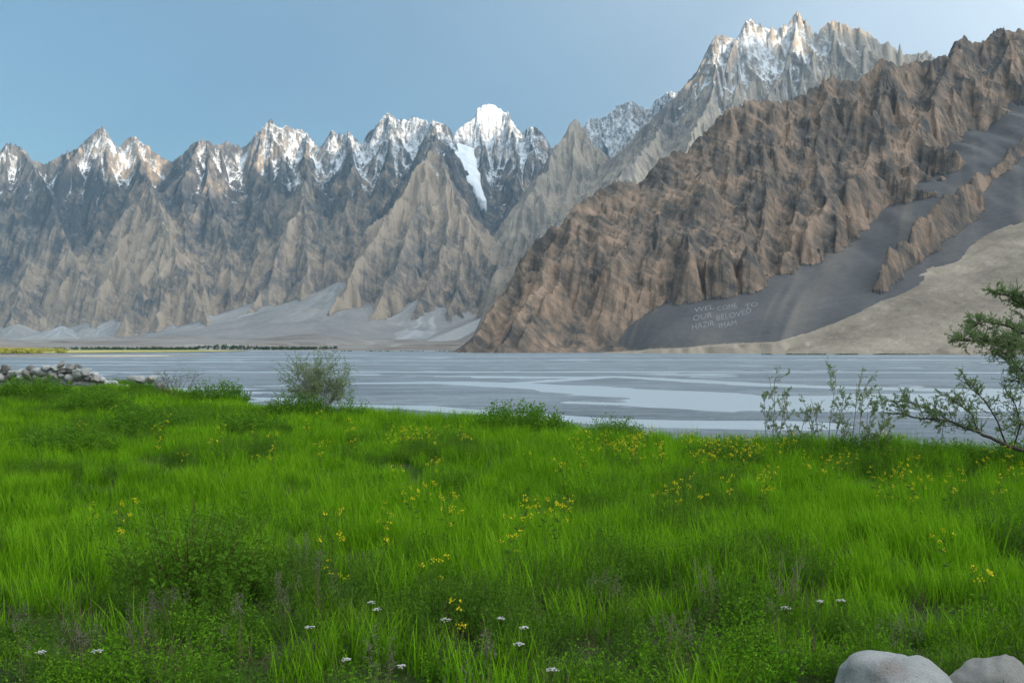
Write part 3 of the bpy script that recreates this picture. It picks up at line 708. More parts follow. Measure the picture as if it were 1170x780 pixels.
# ------------------------------------------------------------------ the meadow and its bank
EDGE = [(-60, 62), (-25, 60), (-19.5, 56), (-16.5, 49.5), (-12.8, 42.5), (-10, 37.5), (-7.5, 33.5), (-4.6, 31.2), (-3, 29.5), (-0.8, 28.5), (1.1, 25.5), (2.6, 23.2), (4, 21.8), (6, 21), (8, 20), (10, 18.8), (14, 18), (60, 16)]
def edge_y(x): return np.interp(x, [e[0] for e in EDGE], [e[1] for e in EDGE])
def meadow_z(x, y):
    x = np.asarray(x, float); y = np.asarray(y, float)
    e = edge_y(x)
    b = 0.10 * fbm(x / 6.0, y / 6.0, 601, 3) + 0.03 * fbm(x / 1.1, y / 1.1, 605, 2) 
    b = b + 0.05 * sstep(20, 50, y)
    over = np.maximum(0, y - e)
    return b - 0.62 * over * sstep(0, 3, over)
gx = np.concatenate([np.arange(-90, -40, 2.0), np.arange(-40, 26, 0.33), np.arange(26, 90, 2.0)])
gy = np.concatenate([np.arange(-40, 0, 2.0), np.arange(0, 68, 0.33), np.arange(68, 100, 2)])
GX, GY = np.meshgrid(gx, gy); GZ = np.maximum(meadow_z(GX, GY), BED - 1)
t = NT('meadow_soil'); p = t.pos()
a1 = t.noise(p, 0.8, 5, 0.6); a2 = t.noise(p, 14.0, 6, 0.7)
c = t.ramp(t.math('ADD', t.math('MULTIPLY', a1, 0.5), t.math('MULTIPLY', a2, 0.5)), [(0.4, (0.022, 0.045, 0.010)), (0.52, (0.04, 0.065, 0.016)), (0.68, (0.085, 0.085, 0.045))])
g = t.n('ShaderNodeSeparateXYZ'); t.l(t.n('ShaderNodeNewGeometry').outputs['Position'], g.inputs[0])
c = t.mix(t.ramp(g.outputs[2], [(0.0, 1.0), (0.001, 0.0)]), c, c)
M_soil = t.done(t.bsdf(c, 0.95, t.bump(a2, 0.05), 0.1))
o = mesh_np('meadow_ground', np.stack([GX, GY, GZ], -1).reshape(-1, 3), grid_faces(*GX.shape), M_soil, smooth=True); tag(o, kind='structure')

# ------------------------------------------------------------------ haze, sky, sun, camera
hz = bpy.data.meshes.new('haze')
bx0, bx1, by0, by1, bz0, bz1 = -17000, 19000, -19000, 15500, BED - 6, 4900
vv = [(x, y, z) for z in (bz0, bz1) for y in (by0, by1) for x in (bx0, bx1)]
hz.from_pydata(vv, [], [(0, 2, 3, 1), (4, 5, 7, 6), (0, 1, 5, 4), (2, 6, 7, 3), (0, 4, 6, 2), (1, 3, 7, 5)])
ho = link(bpy.data.objects.new('haze', hz)); tag(ho, kind='stuff')
m = bpy.data.materials.new('air'); m.use_nodes = True; nt = m.node_tree; nt.nodes.clear()
ou = nt.nodes.new('ShaderNodeOutputMaterial'); pv = nt.nodes.new('ShaderNodeVolumePrincipled')
pv.inputs['Color'].default_value = (0.40, 0.72, 1.0, 1); pv.inputs['Density'].default_value = HAZE; pv.inputs['Anisotropy'].default_value = 0.0
nt.links.new(pv.outputs[0], ou.inputs['Volume']); hz.materials.append(m)
if HAZE == 0: bpy.data.objects.remove(ho)

w = bpy.data.worlds.new('World'); scene.world = w; w.use_nodes = True; nt = w.node_tree
bg = nt.nodes['Background']; sky = nt.nodes.new('ShaderNodeTexSky'); sky.sky_type = 'NISHITA'
sky.sun_disc = False; sky.sun_elevation = SUN_EL; sky.sun_rotation = SUN_AZ; sky.altitude = 2500; sky.air_density = SKY_AIR; sky.dust_density = SKY_DUST; sky.ozone_density = SKY_OZ
# added fill: an invented bright cloud veil, right and overhead, that lifts the shade
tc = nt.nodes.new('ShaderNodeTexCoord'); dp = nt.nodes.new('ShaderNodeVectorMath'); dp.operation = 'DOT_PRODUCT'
dp.inputs[1].default_value = (FILL_DIR[0], FILL_DIR[1], FILL_DIR[2]); nt.links.new(tc.outputs['Generated'], dp.inputs[0])
r1 = nt.nodes.new('ShaderNodeMapRange'); r1.interpolation_type = 'LINEAR'; r1.inputs['From Min'].default_value = FILL0; r1.inputs['From Max'].default_value = FILL1
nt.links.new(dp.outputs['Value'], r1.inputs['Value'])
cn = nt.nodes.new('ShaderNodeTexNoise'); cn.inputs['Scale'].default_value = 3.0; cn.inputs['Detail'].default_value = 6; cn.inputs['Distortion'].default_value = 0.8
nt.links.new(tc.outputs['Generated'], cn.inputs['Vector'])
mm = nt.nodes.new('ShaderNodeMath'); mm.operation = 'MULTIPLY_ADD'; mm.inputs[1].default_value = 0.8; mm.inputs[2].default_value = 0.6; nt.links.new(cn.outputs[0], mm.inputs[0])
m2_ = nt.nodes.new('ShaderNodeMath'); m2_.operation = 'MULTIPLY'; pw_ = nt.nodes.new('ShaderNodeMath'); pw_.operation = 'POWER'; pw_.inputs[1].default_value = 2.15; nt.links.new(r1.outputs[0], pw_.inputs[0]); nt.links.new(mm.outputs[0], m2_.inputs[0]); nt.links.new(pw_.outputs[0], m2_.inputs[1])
sc_ = nt.nodes.new('ShaderNodeVectorMath'); sc_.operation = 'SCALE'; sc_.inputs[0].default_value = (FILL * 0.93, FILL * 0.96, FILL * 0.96); nt.links.new(m2_.outputs[0], sc_.inputs['Scale'])
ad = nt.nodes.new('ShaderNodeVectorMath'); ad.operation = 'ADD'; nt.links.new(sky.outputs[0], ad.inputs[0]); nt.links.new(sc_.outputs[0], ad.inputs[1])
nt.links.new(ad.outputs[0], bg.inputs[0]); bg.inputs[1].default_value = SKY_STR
sl_ = bpy.data.lights.new('sun', 'SUN'); sl_.energy = SUN_STR; sl_.angle = R(0.5); sl_.color = (1.0, 0.80, 0.58)
so = link(bpy.data.objects.new('sun', sl_)); so.rotation_euler = Vector(SD).to_track_quat('Z', 'Y').to_euler(); so.location = (0, 0, 50)

cam = bpy.data.cameras.new('camera'); co = link(bpy.data.objects.new('camera', cam)); scene.camera = co
cam.sensor_width = 36; cam.lens = F / 1170 * 36; cam.clip_start = 0.1; cam.clip_end = 60000
co.location = (0, 0, EYE); co.rotation_euler = (R(90) + math.atan((HZ - 390) / F), 0, 0)
vs = scene.view_settings; vs.view_transform = 'Standard'; vs.look = 'None'; vs.exposure = EXPO; vs.gamma = 1; vs.use_curve_mapping = False
scene.cycles.max_bounces = 6; scene.cycles.diffuse_bounces = 3; scene.cycles.glossy_bounces = 2; scene.cycles.transmission_bounces = 3
scene.cycles.volume_bounces = 0; scene.cycles.use_denoising = True
scene.cycles.caustics_reflective = False; scene.cycles.caustics_refractive = False
# ------------------------------------------------------------------ plant materials
def leaf_mat(name, dark, light, tip=None, rough=0.55, trans=0.35, h=0.5, wl=2.5):
    """blades and leaves; the tone wanders from plant to plant and across the meadow, darker-green patches and yellower patches"""
    t = NT(name)
    oi = t.n('ShaderNodeObjectInfo').outputs['Random']
    w = t.noise(t.pos(), 1 / wl, 4, 0.6)
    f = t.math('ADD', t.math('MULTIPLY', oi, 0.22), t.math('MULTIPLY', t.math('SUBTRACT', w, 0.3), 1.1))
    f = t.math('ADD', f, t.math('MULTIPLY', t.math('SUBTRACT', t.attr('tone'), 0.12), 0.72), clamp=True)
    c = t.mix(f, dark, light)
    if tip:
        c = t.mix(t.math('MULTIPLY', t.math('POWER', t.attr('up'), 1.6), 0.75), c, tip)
    b = t.bsdf(c, 0.7, None, 0.05)
    tr = t.n('ShaderNodeBsdfTranslucent'); t.l(t.mix(0.5, c, light), tr.inputs[0])
    mx = t.n('ShaderNodeMixShader'); mx.inputs[0].default_value = trans; t.l(b, mx.inputs[1]); t.l(tr.outputs[0], mx.inputs[2])
    return t.done(mx.outputs[0])
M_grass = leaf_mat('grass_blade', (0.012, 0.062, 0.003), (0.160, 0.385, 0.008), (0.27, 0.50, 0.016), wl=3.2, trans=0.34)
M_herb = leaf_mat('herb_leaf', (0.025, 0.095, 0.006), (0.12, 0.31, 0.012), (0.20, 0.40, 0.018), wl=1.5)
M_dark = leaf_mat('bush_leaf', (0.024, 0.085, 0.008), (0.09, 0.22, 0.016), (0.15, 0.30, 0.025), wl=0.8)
M_olive = leaf_mat('shrub_leaf', (0.11, 0.17, 0.075), (0.29, 0.38, 0.17), None, wl=0.6)
M_dry = leaf_mat('dry_stalk', (0.14, 0.11, 0.065), (0.26, 0.20, 0.12), None, wl=1.0)
M_seed = leaf_mat('seed_head', (0.16, 0.13, 0.11), (0.27, 0.225, 0.19), None, wl=0.5)
M_stem = leaf_mat('green_stem', (0.06, 0.12, 0.02), (0.11, 0.18, 0.03), None)
M_yel = leaf_mat('yellow_petal', (0.62, 0.52, 0.02), (0.80, 0.70, 0.03), None, trans=0.25)
M_wht = leaf_mat('white_petal', (0.62, 0.60, 0.58), (0.78, 0.76, 0.74), None, trans=0.2)
def bark_mat(name, a_, b_):
    t = NT(name); q = t.noise(t.pos(1, 1, 0.3), 40, 5, 0.7)
    return t.done(t.bsdf(t.ramp(q, [(0.3, a_), (0.7, b_)]), 0.9, t.bump(q, 0.01), 0.1))
M_bark = bark_mat('grey_bark', (0.035, 0.03, 0.026), (0.12, 0.10, 0.085)); M_twig = bark_mat('pink_grey_twig', (0.20, 0.16, 0.15), (0.34, 0.28, 0.26))
M_redst = bark_mat('reddish_stem', (0.07, 0.03, 0.02), (0.13, 0.06, 0.035))

class MBD:
    """collects blades, leaves and tubes as arrays and builds one mesh"""
    def __init__(s): s.v = []; s.q = []; s.t = []; s.u = []; s.mi = []; s.n = 0; s.tm = []; s.qm = []; s.tn = []; s.rr = random.Random(1)
    def blade(s, base, dirn, L, w, bend, rs, segs=3, m=0, side=None):
        """a tapering strip that leans along dirn and bends over"""
        d = np.array([math.cos(dirn), math.sin(dirn), 0.0])
        sd = np.array([-math.sin(dirn), math.cos(dirn), 0.0]) if side is None else side
        p = np.array(base, float); a = R(rs); i0 = s.n; tn_ = s.rr.random()
        for k in range(segs + 1):
            ww = w * (1 - (k / segs) ** 1.8) * 0.5
            if k == segs: s.v.append(p.copy()); s.u.append(1.0); s.n += 1
            else:
                s.v.append(p - sd * ww); s.v.append(p + sd * ww); s.u += [k / segs] * 2; s.n += 2
            p = p + (d * math.sin(a) + np.array([0, 0, math.cos(a)])) * (L / segs); a += R(bend)
        s.tn += [tn_] * (s.n - len(s.tn))
        for k in range(segs - 1):
            o = i0 + 2 * k; s.q.append((o, o + 1, o + 3, o + 2)); s.qm.append(m)
        o = i0 + 2 * (segs - 1); s.t.append((o, o + 1, o + 2)); s.tm.append(m)
    def leaf(s, c, u, v, L, W, m=0, up=0.6):
        """a small folded leaf: two triangles meeting on the midrib"""
        c = np.asarray(c, float); i = s.n
        n = np.cross(u, v)
        s.v += [c, c + u * L * 0.45 + v * W * 0.5 + n * W * 0.18, c + u * L, c + u * L * 0.45 - v * W * 0.5 + n * W * 0.18]
        s.u += [up * 0.7, up, up, up]; s.n += 4; s.tn += [s.rr.random()] * 4
        s.t += [(i, i + 1, i + 2), (i, i + 2, i + 3)]; s.tm += [m, m]
    def tube(s, pts, r0, r1, sides=4, m=0):
        pts = [np.asarray(p, float) for p in pts]; i0 = s.n; n = len(pts)
        for k, p in enumerate(pts):
            d = pts[min(k + 1, n - 1)] - pts[max(k - 1, 0)]; d = d / (np.linalg.norm(d) + 1e-9)
            a = np.cross(d, (0.3, 0.9, 0.1)); a /= np.linalg.norm(a) + 1e-9; b = np.cross(d, a); r = r0 + (r1 - r0) * k / max(1, n - 1)
            for j in range(sides):
                th = 2 * math.pi * j / sides; s.v.append(p + (a * math.cos(th) + b * math.sin(th)) * r); s.u.append(k / max(1, n - 1))
        s.n += n * sides; s.tn += [0.5] * (n * sides)
        for k in range(n - 1):
            for j in range(sides):
                o = i0 + k * sides; s.q.append((o + j, o + (j + 1) % sides, o + sides + (j + 1) % sides, o + sides + j)); s.qm.append(m)
    def build(s, name, mats, parent=None, add=True, smooth=False):
        mats = mats if isinstance(mats, list) else [mats]
        o = mesh_np(name, np.array(s.v), [np.array(f) for f in (s.q, s.t) if len(f)], None, parent, smooth, dict(up=s.u, tone=s.tn), add=add)
        for m in mats: o.data.materials.append(m)
        if len(mats) > 1: o.data.polygons.foreach_set('material_index', np.array(s.qm + s.tm, dtype=np.int32))
        return o
def rdir(rg, up=0.0):
    th = rg.uniform(0, 2 * math.pi); z = rg.uniform(-1 + up, 1); r_ = math.sqrt(max(0, 1 - z * z)); return np.array([r_ * math.cos(th), r_ * math.sin(th), z])
def frame(u, rg):
    v = np.cross(u, rdir(rg)); v /= np.linalg.norm(v) + 1e-9; return v

# ------------------------------------------------------------------ tufts of meadow plants, set out over the meadow
rg = random.Random(5); tufts = []
def src(o): tufts.append(o)
for k in range(7):      # long spring grass
    b = MBD(); 
    for i in range(66):
        r_ = 0.20 * math.sqrt(rg.random()); a = rg.uniform(0, 6.283)
        b.blade((r_ * math.cos(a), r_ * math.sin(a), -0.03), rg.uniform(0, 6.283), rg.uniform(0.22, 0.50), rg.uniform(0.0065, 0.0135), rg.uniform(2, 15), rg.uniform(1, 13), 4)
    src(b.build('grass_tuft', M_grass, add=False))
for k in range(3):      # short dense grass
    b = MBD()
    for i in range(70):
        r_ = 0.20 * math.sqrt(rg.random()); a = rg.uniform(0, 6.283)
        b.blade((r_ * math.cos(a), r_ * math.sin(a), -0.02), rg.uniform(0, 6.283), rg.uniform(0.10, 0.26), rg.uniform(0.004, 0.009), rg.uniform(5, 28), rg.uniform(3, 20), 3)
    src(b.build('grass_tuft', M_grass, add=False))
def herb(b, rg, base, H, leafL, nleaf, lean, m_stem=1, m_leaf=0, spread=0.5):
    d = rdir(rg, 1.0); d = np.array([d[0] * lean, d[1] * lean, 1.0]); d /= np.linalg.norm(d)
    p = np.array(base, float); pts = [p.copy()]
    for k in range(4):
        p = p + d * H / 4; d = d + np.array([rg.uniform(-.12, .12), rg.uniform(-.12, .12), 0]); d /= np.linalg.norm(d); pts.append(p.copy())
    b.tube(pts, 0.0022, 0.0010, 3, m_stem)
    for i in range(nleaf):
        f = 0.12 + 0.88 * (i + rg.random()) / nleaf; k = min(3, int(f * 4)); q = pts[k] + (pts[k + 1] - pts[k]) * (f * 4 - k)
        u = rdir(rg, 0.75); u[2] = abs(u[2]) * 0.7 + 0.15; u /= np.linalg.norm(u)
        L = leafL * rg.uniform(0.6, 1.2) * (1.2 - 0.5 * f)
        q = q + u * rg.uniform(0, 0.03)
        b.leaf(q, u, frame(u, rg), L, L * spread, m_leaf, f)
    return pts[-1]
for k in range(4):      # leafy clover-like herbs
    b = MBD()
    for i in range(16):
        r_ = 0.17 * math.sqrt(rg.random()); a = rg.uniform(0, 6.283)
        herb(b, rg, (r_ * math.cos(a), r_ * math.sin(a), -0.02), rg.uniform(0.14, 0.34), 0.032, 20, 0.35)
    src(b.build('herb_tuft', [M_herb, M_stem], add=False))
for k in range(3):      # dark fine-leaved plants
    b = MBD()
    for i in range(20):
        r_ = 0.16 * math.sqrt(rg.random()); a = rg.uniform(0, 6.283)
        herb(b, rg, (r_ * math.cos(a), r_ * math.sin(a), -0.02), rg.uniform(0.14, 0.30), 0.022, 26, 0.4)
    src(b.build('dark_tuft', [M_dark, M_stem], add=False))
for k in range(2):      # thin dry stalks and old seed heads
    b = MBD()
    for i in range(9):
        r_ = 0.16 * math.sqrt(rg.random()); a = rg.uniform(0, 6.283)
        b.blade((r_ * math.cos(a), r_ * math.sin(a), -0.02), rg.uniform(0, 6.283), rg.uniform(0.2, 0.42), 0.004, rg.uniform(5, 22), rg.uniform(2, 12), 4)
    for i in range(14):
        r_ = 0.16 * math.sqrt(rg.random()); a = rg.uniform(0, 6.283)
        b.blade((r_ * math.cos(a), r_ * math.sin(a), -0.02), rg.uniform(0, 6.283), rg.uniform(0.08, 0.2), 0.005, rg.uniform(10, 50), rg.uniform(5, 25), 3)
    src(b.build('dry_tuft', M_dry, add=False))
tc_ = bpy.data.collections.new('tuft_kinds')
for i, o in enumerate(tufts): o.name = 'k%02d_' % i + o.name; tc_.objects.link(o)

nr_ = np.random.RandomState(3)
NPT = 240000
yy = np.sqrt(nr_.uniform(3.2 ** 2, 63 ** 2, NPT)); xx = (nr_.uniform(-1, 1, NPT)) * (yy * 0.56 + 1.5)
dens = np.clip(54.0 / (1 + (yy / 10.0) ** 1.8), 3.0, 54)      # tufts per square metre
area = 0.56 * (63 ** 2 - 3.2 ** 2)
keep = nr_.uniform(0, 1, NPT) < dens * area / NPT * 1.0
keep &= yy < edge_y(xx) + 2.6
xx, yy = xx[keep], yy[keep]
BOULD = [(2.16, 6.12, 0.36), (2.76, 6.18, 0.24)]
for bx, by, br in BOULD: 
    k_ = np.hypot(xx - bx, yy - by) > br + 0.06; xx, yy = xx[k_], yy[k_]
k_ = ~((xx > -31) & (xx < -18.4) & (yy > 50.2) & (yy < 53.5)); xx, yy = xx[k_], yy[k_]
zz_ = meadow_z(xx, yy)
# which kind grows where
hb = fbm(xx / 2.6, yy / 2.6, 701, 3); hb2 = fbm(xx / 0.9, yy / 0.9, 705, 2)
herb_w = sstep(0.02, 0.28, hb + 0.35 * hb2) * 0.95 + 0.10
near = sstep(9.5, 7.2, yy)                         # rough mixed growth near the viewpoint
drk = sstep(0.06, 0.26, fbm(xx / 3.6 + 9, yy / 3.6, 711, 3) + 0.25 * hb2 + 0.16 * sstep(18, 30, yy) * sstep(0, -6, xx))
far_l = sstep(22, 34, yy) * sstep(2, -6, xx)
rnd = nr_.uniform(0, 1, len(xx))
kind = np.zeros(len(xx), int)
pd = np.clip(0.05 + 0.62 * drk + 0.25 * near + 0.25 * far_l * sstep(-0.05, 0.2, hb), 0, 0.9); ph = np.clip(herb_w * 0.55 + 0.35 * near, 0, 0.9); pdr = 0.012 + 0.16 * near
u_ = rnd
kk = nr_.randint(0, 100000, len(xx))
kind = np.where(nr_.uniform(0, 1, len(xx)) < 0.2 + 0.5 * near, 7 + kk % 3, kk % 7)
kind = np.where(u_ < ph, 10 + kk % 4, kind); kind = np.where((u_ < pd), 14 + kk % 3, kind); kind = np.where(u_ > 1 - pdr, 17 + kk % 2, kind)
hvar = 0.86 + 0.5 * fbm(xx / 1.6, yy / 1.6, 721, 3) + nr_.uniform(-0.16, 0.16, len(xx))
sc3 = np.clip(hvar, 0.4, 1.5) * np.where(kind < 10, 1.0, 1.08) * (1 - 0.12 * near) * (1 - 0.25 * sstep(0.1, 0.4, fbm(xx / 5, yy / 5, 731, 2)))
sc3 = sc3 * np.where(kind >= 14, 1 + 0.45 * drk, 1.0)
wid = 1 + 0.9 * sstep(14, 40, yy)
pm = bpy.data.meshes.new('grass'); pm.vertices.add(len(xx)); pm.vertices.foreach_set('co', np.stack([xx, yy, zz_], -1).astype(np.float32).ravel())
a_ = pm.attributes.new('kind_index', 'INT', 'POINT'); a_.data.foreach_set('value', kind.astype(np.int32))
a_ = pm.attributes.new('turn', 'FLOAT_VECTOR', 'POINT'); a_.data.foreach_set('vector', np.stack([nr_.uniform(-.12, .12, len(xx)), nr_.uniform(-.12, .12, len(xx)), nr_.uniform(0, 6.283, len(xx))], -1).astype(np.float32).ravel())
a_ = pm.attributes.new('size', 'FLOAT_VECTOR', 'POINT'); a_.data.foreach_set('vector', np.stack([wid * (0.6 + 0.4 * sc3), wid * (0.6 + 0.4 * sc3), sc3], -1).astype(np.float32).ravel())
go = link(bpy.data.objects.new('grass', pm)); tag(go, 'lush spring grass and low herbs covering the whole meadow', 'grass', kind='stuff')
ng = bpy.data.node_groups.new('meadow_growth', 'GeometryNodeTree')
ng.interface.new_socket('Geometry', in_out='INPUT', socket_type='NodeSocketGeometry'); ng.interface.new_socket('Geometry', in_out='OUTPUT', socket_type='NodeSocketGeometry')
gi = ng.nodes.new('NodeGroupInput'); gout = ng.nodes.new('NodeGroupOutput'); ip = ng.nodes.new('GeometryNodeInstanceOnPoints'); ci = ng.nodes.new('GeometryNodeCollectionInfo')
ci.inputs['Collection'].default_value = tc_; ci.inputs['Separate Children'].default_value = True; ci.inputs['Reset Children'].default_value = True
def nattr(nm, ty):
    n_ = ng.nodes.new('GeometryNodeInputNamedAttribute'); n_.data_type = ty; n_.inputs['Name'].default_value = nm; return n_.outputs['Attribute']
ng.links.new(gi.outputs[0], ip.inputs['Points']); ng.links.new(ci.outputs[0], ip.inputs['Instance']); ip.inputs['Pick Instance'].default_value = True
ng.links.new(nattr('kind_index', 'INT'), ip.inputs['Instance Index']); ng.links.new(nattr('turn', 'FLOAT_VECTOR'), ip.inputs['Rotation']); ng.links.new(nattr('size', 'FLOAT_VECTOR'), ip.inputs['Scale'])
ng.links.new(ip.outputs[0], gout.inputs[0])
md = go.modifiers.new('growth', 'NODES'); md.node_group = ng
# ------------------------------------------------------------------ copying a thing with its parts
def dup(root, loc, rz=0.0, s=1.0, label=None):
    r_ = root.copy(); col.objects.link(r_); r_.location = loc; r_.rotation_euler = (0, 0, rz); r_.scale = (s, s, s)
    if label: r_['label'] = label
    for ch in list(root.children):
        c_ = ch.copy(); col.objects.link(c_); c_.parent = r_
    return r_
def gpt(px, py, h=0.0):
    """the meadow point whose height h above the ground is seen at (px, py)"""
    d = (EYE - h) * F / (py - HZ)
    for _ in range(6):
        x = (px - CX) / F * d; d = (EYE - h - float(meadow_z(x, min(d, float(edge_y(x)))))) * F / (py - HZ)
    x = (px - CX) / F * d
    return x, d, float(meadow_z(x, d))

# ------------------------------------------------------------------ leafy dark bushes
def bush_mesh(seed, n, H, Wd, leafL, dense=34, lean=0.9):
    """many leafy stems that rise from one root and fan outwards, unit size"""
    rg = random.Random(seed); b = MBD(); st = MBD()
    for i in range(n):
        r_ = math.sqrt(rg.random()); a = rg.uniform(0, 6.283)
        base = np.array([r_ * math.cos(a) * Wd * 0.36, r_ * math.sin(a) * Wd * 0.36, -0.03])
        h = H * (1 - 0.62 * r_ ** 2) * rg.uniform(0.7, 1.12)
        d = np.array([math.cos(a) * r_ * lean + rg.uniform(-.25, .25), math.sin(a) * r_ * lean + rg.uniform(-.25, .25), 1.0]); d /= np.linalg.norm(d)
        p = base; pts = [p]
        for k in range(4):
            p = p + d * h / 4; d = d + np.array([rg.uniform(-.16, .16), rg.uniform(-.16, .16), 0.02]); d /= np.linalg.norm(d); pts.append(p)
        st.tube(pts, 0.004, 0.0012, 3)
        for j in range(dense):
            f = 0.08 + 0.92 * (j + rg.random()) / dense; k = min(3, int(f * 4)); q = pts[k] + (pts[k + 1] - pts[k]) * (f * 4 - k)
            u = rdir(rg, 0.7); u[2] = abs(u[2]) * 0.6 + 0.2; u /= np.linalg.norm(u); q = q + u * rg.uniform(0.0, 0.05)
            L = leafL * rg.uniform(0.6, 1.25); b.leaf(q, u, frame(u, rg), L, L * 0.45, 0, f)
    return b, st
bprot = []
for i, (n, H, Wd, lf, dn, st_m) in enumerate([(150, 0.78, 1.0, 0.042, 42, M_redst), (190, 0.66, 1.5, 0.05, 34, M_stem), (230, 0.64, 2.2, 0.06, 34, M_stem), (44, 0.9, 0.45, 0.055, 34, M_stem)]):
    b, st = bush_mesh(50 + i, n, H, Wd, lf, dn)
    bprot.append((b.build('foliage', M_dark, add=False), st.build('stems', st_m, add=False)))
bushes = [(75, 524, 0, 2, 1.05, 'dark leafy clump at the left edge of the meadow with long blades at its foot'),
 (222, 684, 0, 0, 1.15, 'tall dark bush with reddish stems and bare twigs, biggest in the near left meadow'),
 (378, 614, 0, 1, 0.50, 'small dark bush right of the tall red-stemmed bush'),
 (592, 494, 0, 2, 1.25, 'low wide dark green mound on the edge of the bank before the pale river bar'),
 (822, 534, 0, 2, 0.85, 'wide dark clump beset with yellow flowers, below the thin saplings'),
 (1024, 584, 0, 1, 0.50, 'small round dark bush with yellow flowers alone in the right meadow'),
 (168, 500, 0, 2, 1.3, 'broad dark clump in the left meadow right of the one with long blades'),
 (36, 458, 0, 2, 1.6, 'long dark growth at the foot of the stone wall'),
 (288, 502, 0, 1, 1.2, 'mid-sized dark clump in the meadow left of the grey shrub'),
 (403, 482, 0, 3, 1.0, 'tall narrow leafy plant just right of the grey shrub'),
 (700, 505, 0, 1, 1.0, 'dark clump full of yellow flowers on the bank edge, middle of the meadow'),
 (1085, 530, 0, 2, 0.75, 'dark undergrowth below the low crooked limb of the tree'),
 (1160, 536, 0, 1, 0.95, 'dark undergrowth round the foot of the crooked tree'),
 (108, 474, 0, 2, 1.3, 'dark clump before the right half of the stone wall'),
 (340, 478, 0, 1, 1.3, 'dark tuft at the foot of the grey airy shrub'),
 (985, 520, 0, 1, 0.8, 'leafy clump growing between the pink-stemmed saplings'),
 (250, 462, 0, 1, 1.5, 'flat dark clump on the bank edge beyond the left meadow'),
 (520, 560, 0, 1, 0.6, 'small dark herb clump in the middle of the meadow'),
 (905, 522, 0, 1, 0.75, 'leafy clump at the foot of the leftmost sapling')]
for px, py, h, k, s_, lab in bushes:
    x, y, z = gpt(px, py, h); o = empty('leafy_bush', (x, y, z - 0.02), random.Random(px).uniform(0, 6), s_)
    tag(o, lab, 'bush', 'dark leafy bushes in the meadow')
    for src_ in bprot[k]:
        c_ = src_.copy(); link(c_, o)
    if k == 0:
        rg = random.Random(9); b = MBD()
        for ax, ay, hh_ in [(-0.62, -0.1, 0.5), (-0.5, -0.15, 0.62), (-0.35, -0.1, 0.66), (0.4, 0, 0.5)]:
            b.tube([(ax * 0.2, ay, 0), (ax * 0.55, ay, hh_ * 0.45), (ax * 0.85, ay, hh_ * 0.8), (ax * 0.9, ay, hh_)], 0.006, 0.002, 4)
        b.build('bare_twig', M_redst, o)

# ------------------------------------------------------------------ flowers
def mustard(seed, H):
    rg = random.Random(seed); st = MBD(); fl = MBD()
    top = herb(st, rg, (0, 0, 0), H, 0.07, 11, 0.25, 0, 0, 0.35)
    heads = [top]
    for k in range(rg.randint(2, 4)):
        a = rg.uniform(0, 6.283); f = rg.uniform(0.5, 0.8); b0 = np.array([0, 0, H * f]) + (top - np.array([0, 0, H])) * f; r_ = rg.uniform(0.05, 0.12)
        e = b0 + np.array([math.cos(a) * r_, math.sin(a) * r_, H * rg.uniform(0.15, 0.35)]); st.tube([b0, (b0 + e) / 2 + np.array([math.cos(a) * r_ * .2, math.sin(a) * r_ * .2, 0]), e], 0.0018, 0.001, 3); heads.append(e)
    for hd in heads:
        for j in range(rg.randint(7, 11)):
            u = rdir(rg, 1.0); c = hd + u * rg.uniform(0.008, 0.032) + np.array([0, 0, -rg.uniform(0, 0.03)])
            nrm = rdir(rg, 1.0); v = frame(nrm, rg); w_ = np.cross(nrm, v)
            for q in (v, w_, -v, -w_): fl.leaf(c, q, np.cross(nrm, q), 0.0078, 0.0075, 0, 0.8)
    return st.build('stem', M_stem, add=False), fl.build('blossom', M_yel, add=False)
mus = [mustard(80 + k, h) for k, h in enumerate((0.58, 0.66, 0.50, 0.62))]
def put_pair(name, pair, loc, rz, s_, label, cat, group):
    o = empty(name, loc, rz, s_); tag(o, label, cat, group)
    for p_ in pair: link(p_.copy(), o)
    return o
near_m = [(102, 574, 'yellow-flowered mustard left of the tall red-stemmed bush, the leftmost of three'), (138, 588, 'yellow-flowered mustard leaning at the left side of the red-stemmed bush'), (150, 566, 'yellow-flowered mustard just above the left twigs of the red-stemmed bush'),
 (379, 583, 'mustard with yellow flowers rising out of the small dark bush'), (447, 572, 'bright yellow mustard right of the small dark bush'), (430, 598, 'low mustard with few yellow flowers beside the bright one'), (492, 630, 'mustard with a double yellow head standing alone in the middle grass'),
 (388, 612, 'mustard with drooping yellow heads below the small dark bush'), (392, 636, 'short mustard in front of the small dark bush'), (503, 690, 'single low yellow flower head among the white flowers'), (575, 604, 'small yellow flower head alone in the central grass'),
 (640, 572, 'mustard with loose yellow heads in the middle of the right meadow'), (1018, 552, 'yellow-flowered mustard growing through the round dark bush, left stem'), (1034, 556, 'yellow-flowered mustard growing through the round dark bush, right stem'), (1065, 604, 'mustard standing right of the round dark bush'), (1145, 650, 'lone yellow flower in the grass above the smaller boulder'),
 (762, 512, 'tallest mustard with a long yellow head left of the wide flowered clump'), (868, 548, 'mustard with two yellow heads below the wide flowered clump')]
for i, (px, py, lab) in enumerate(near_m):
    s_ = 0.8 + 0.1 * (i % 4); pr = mus[i % 4]; Hh = (0.58, 0.66, 0.50, 0.62)[i % 4] * s_
    x, y, z = gpt(px, py, Hh); put_pair('mustard_plant', pr, (x, y, z), i * 1.7, s_, lab, 'wildflower', 'mustard plants in flower')
rg = random.Random(31); cnt = 0
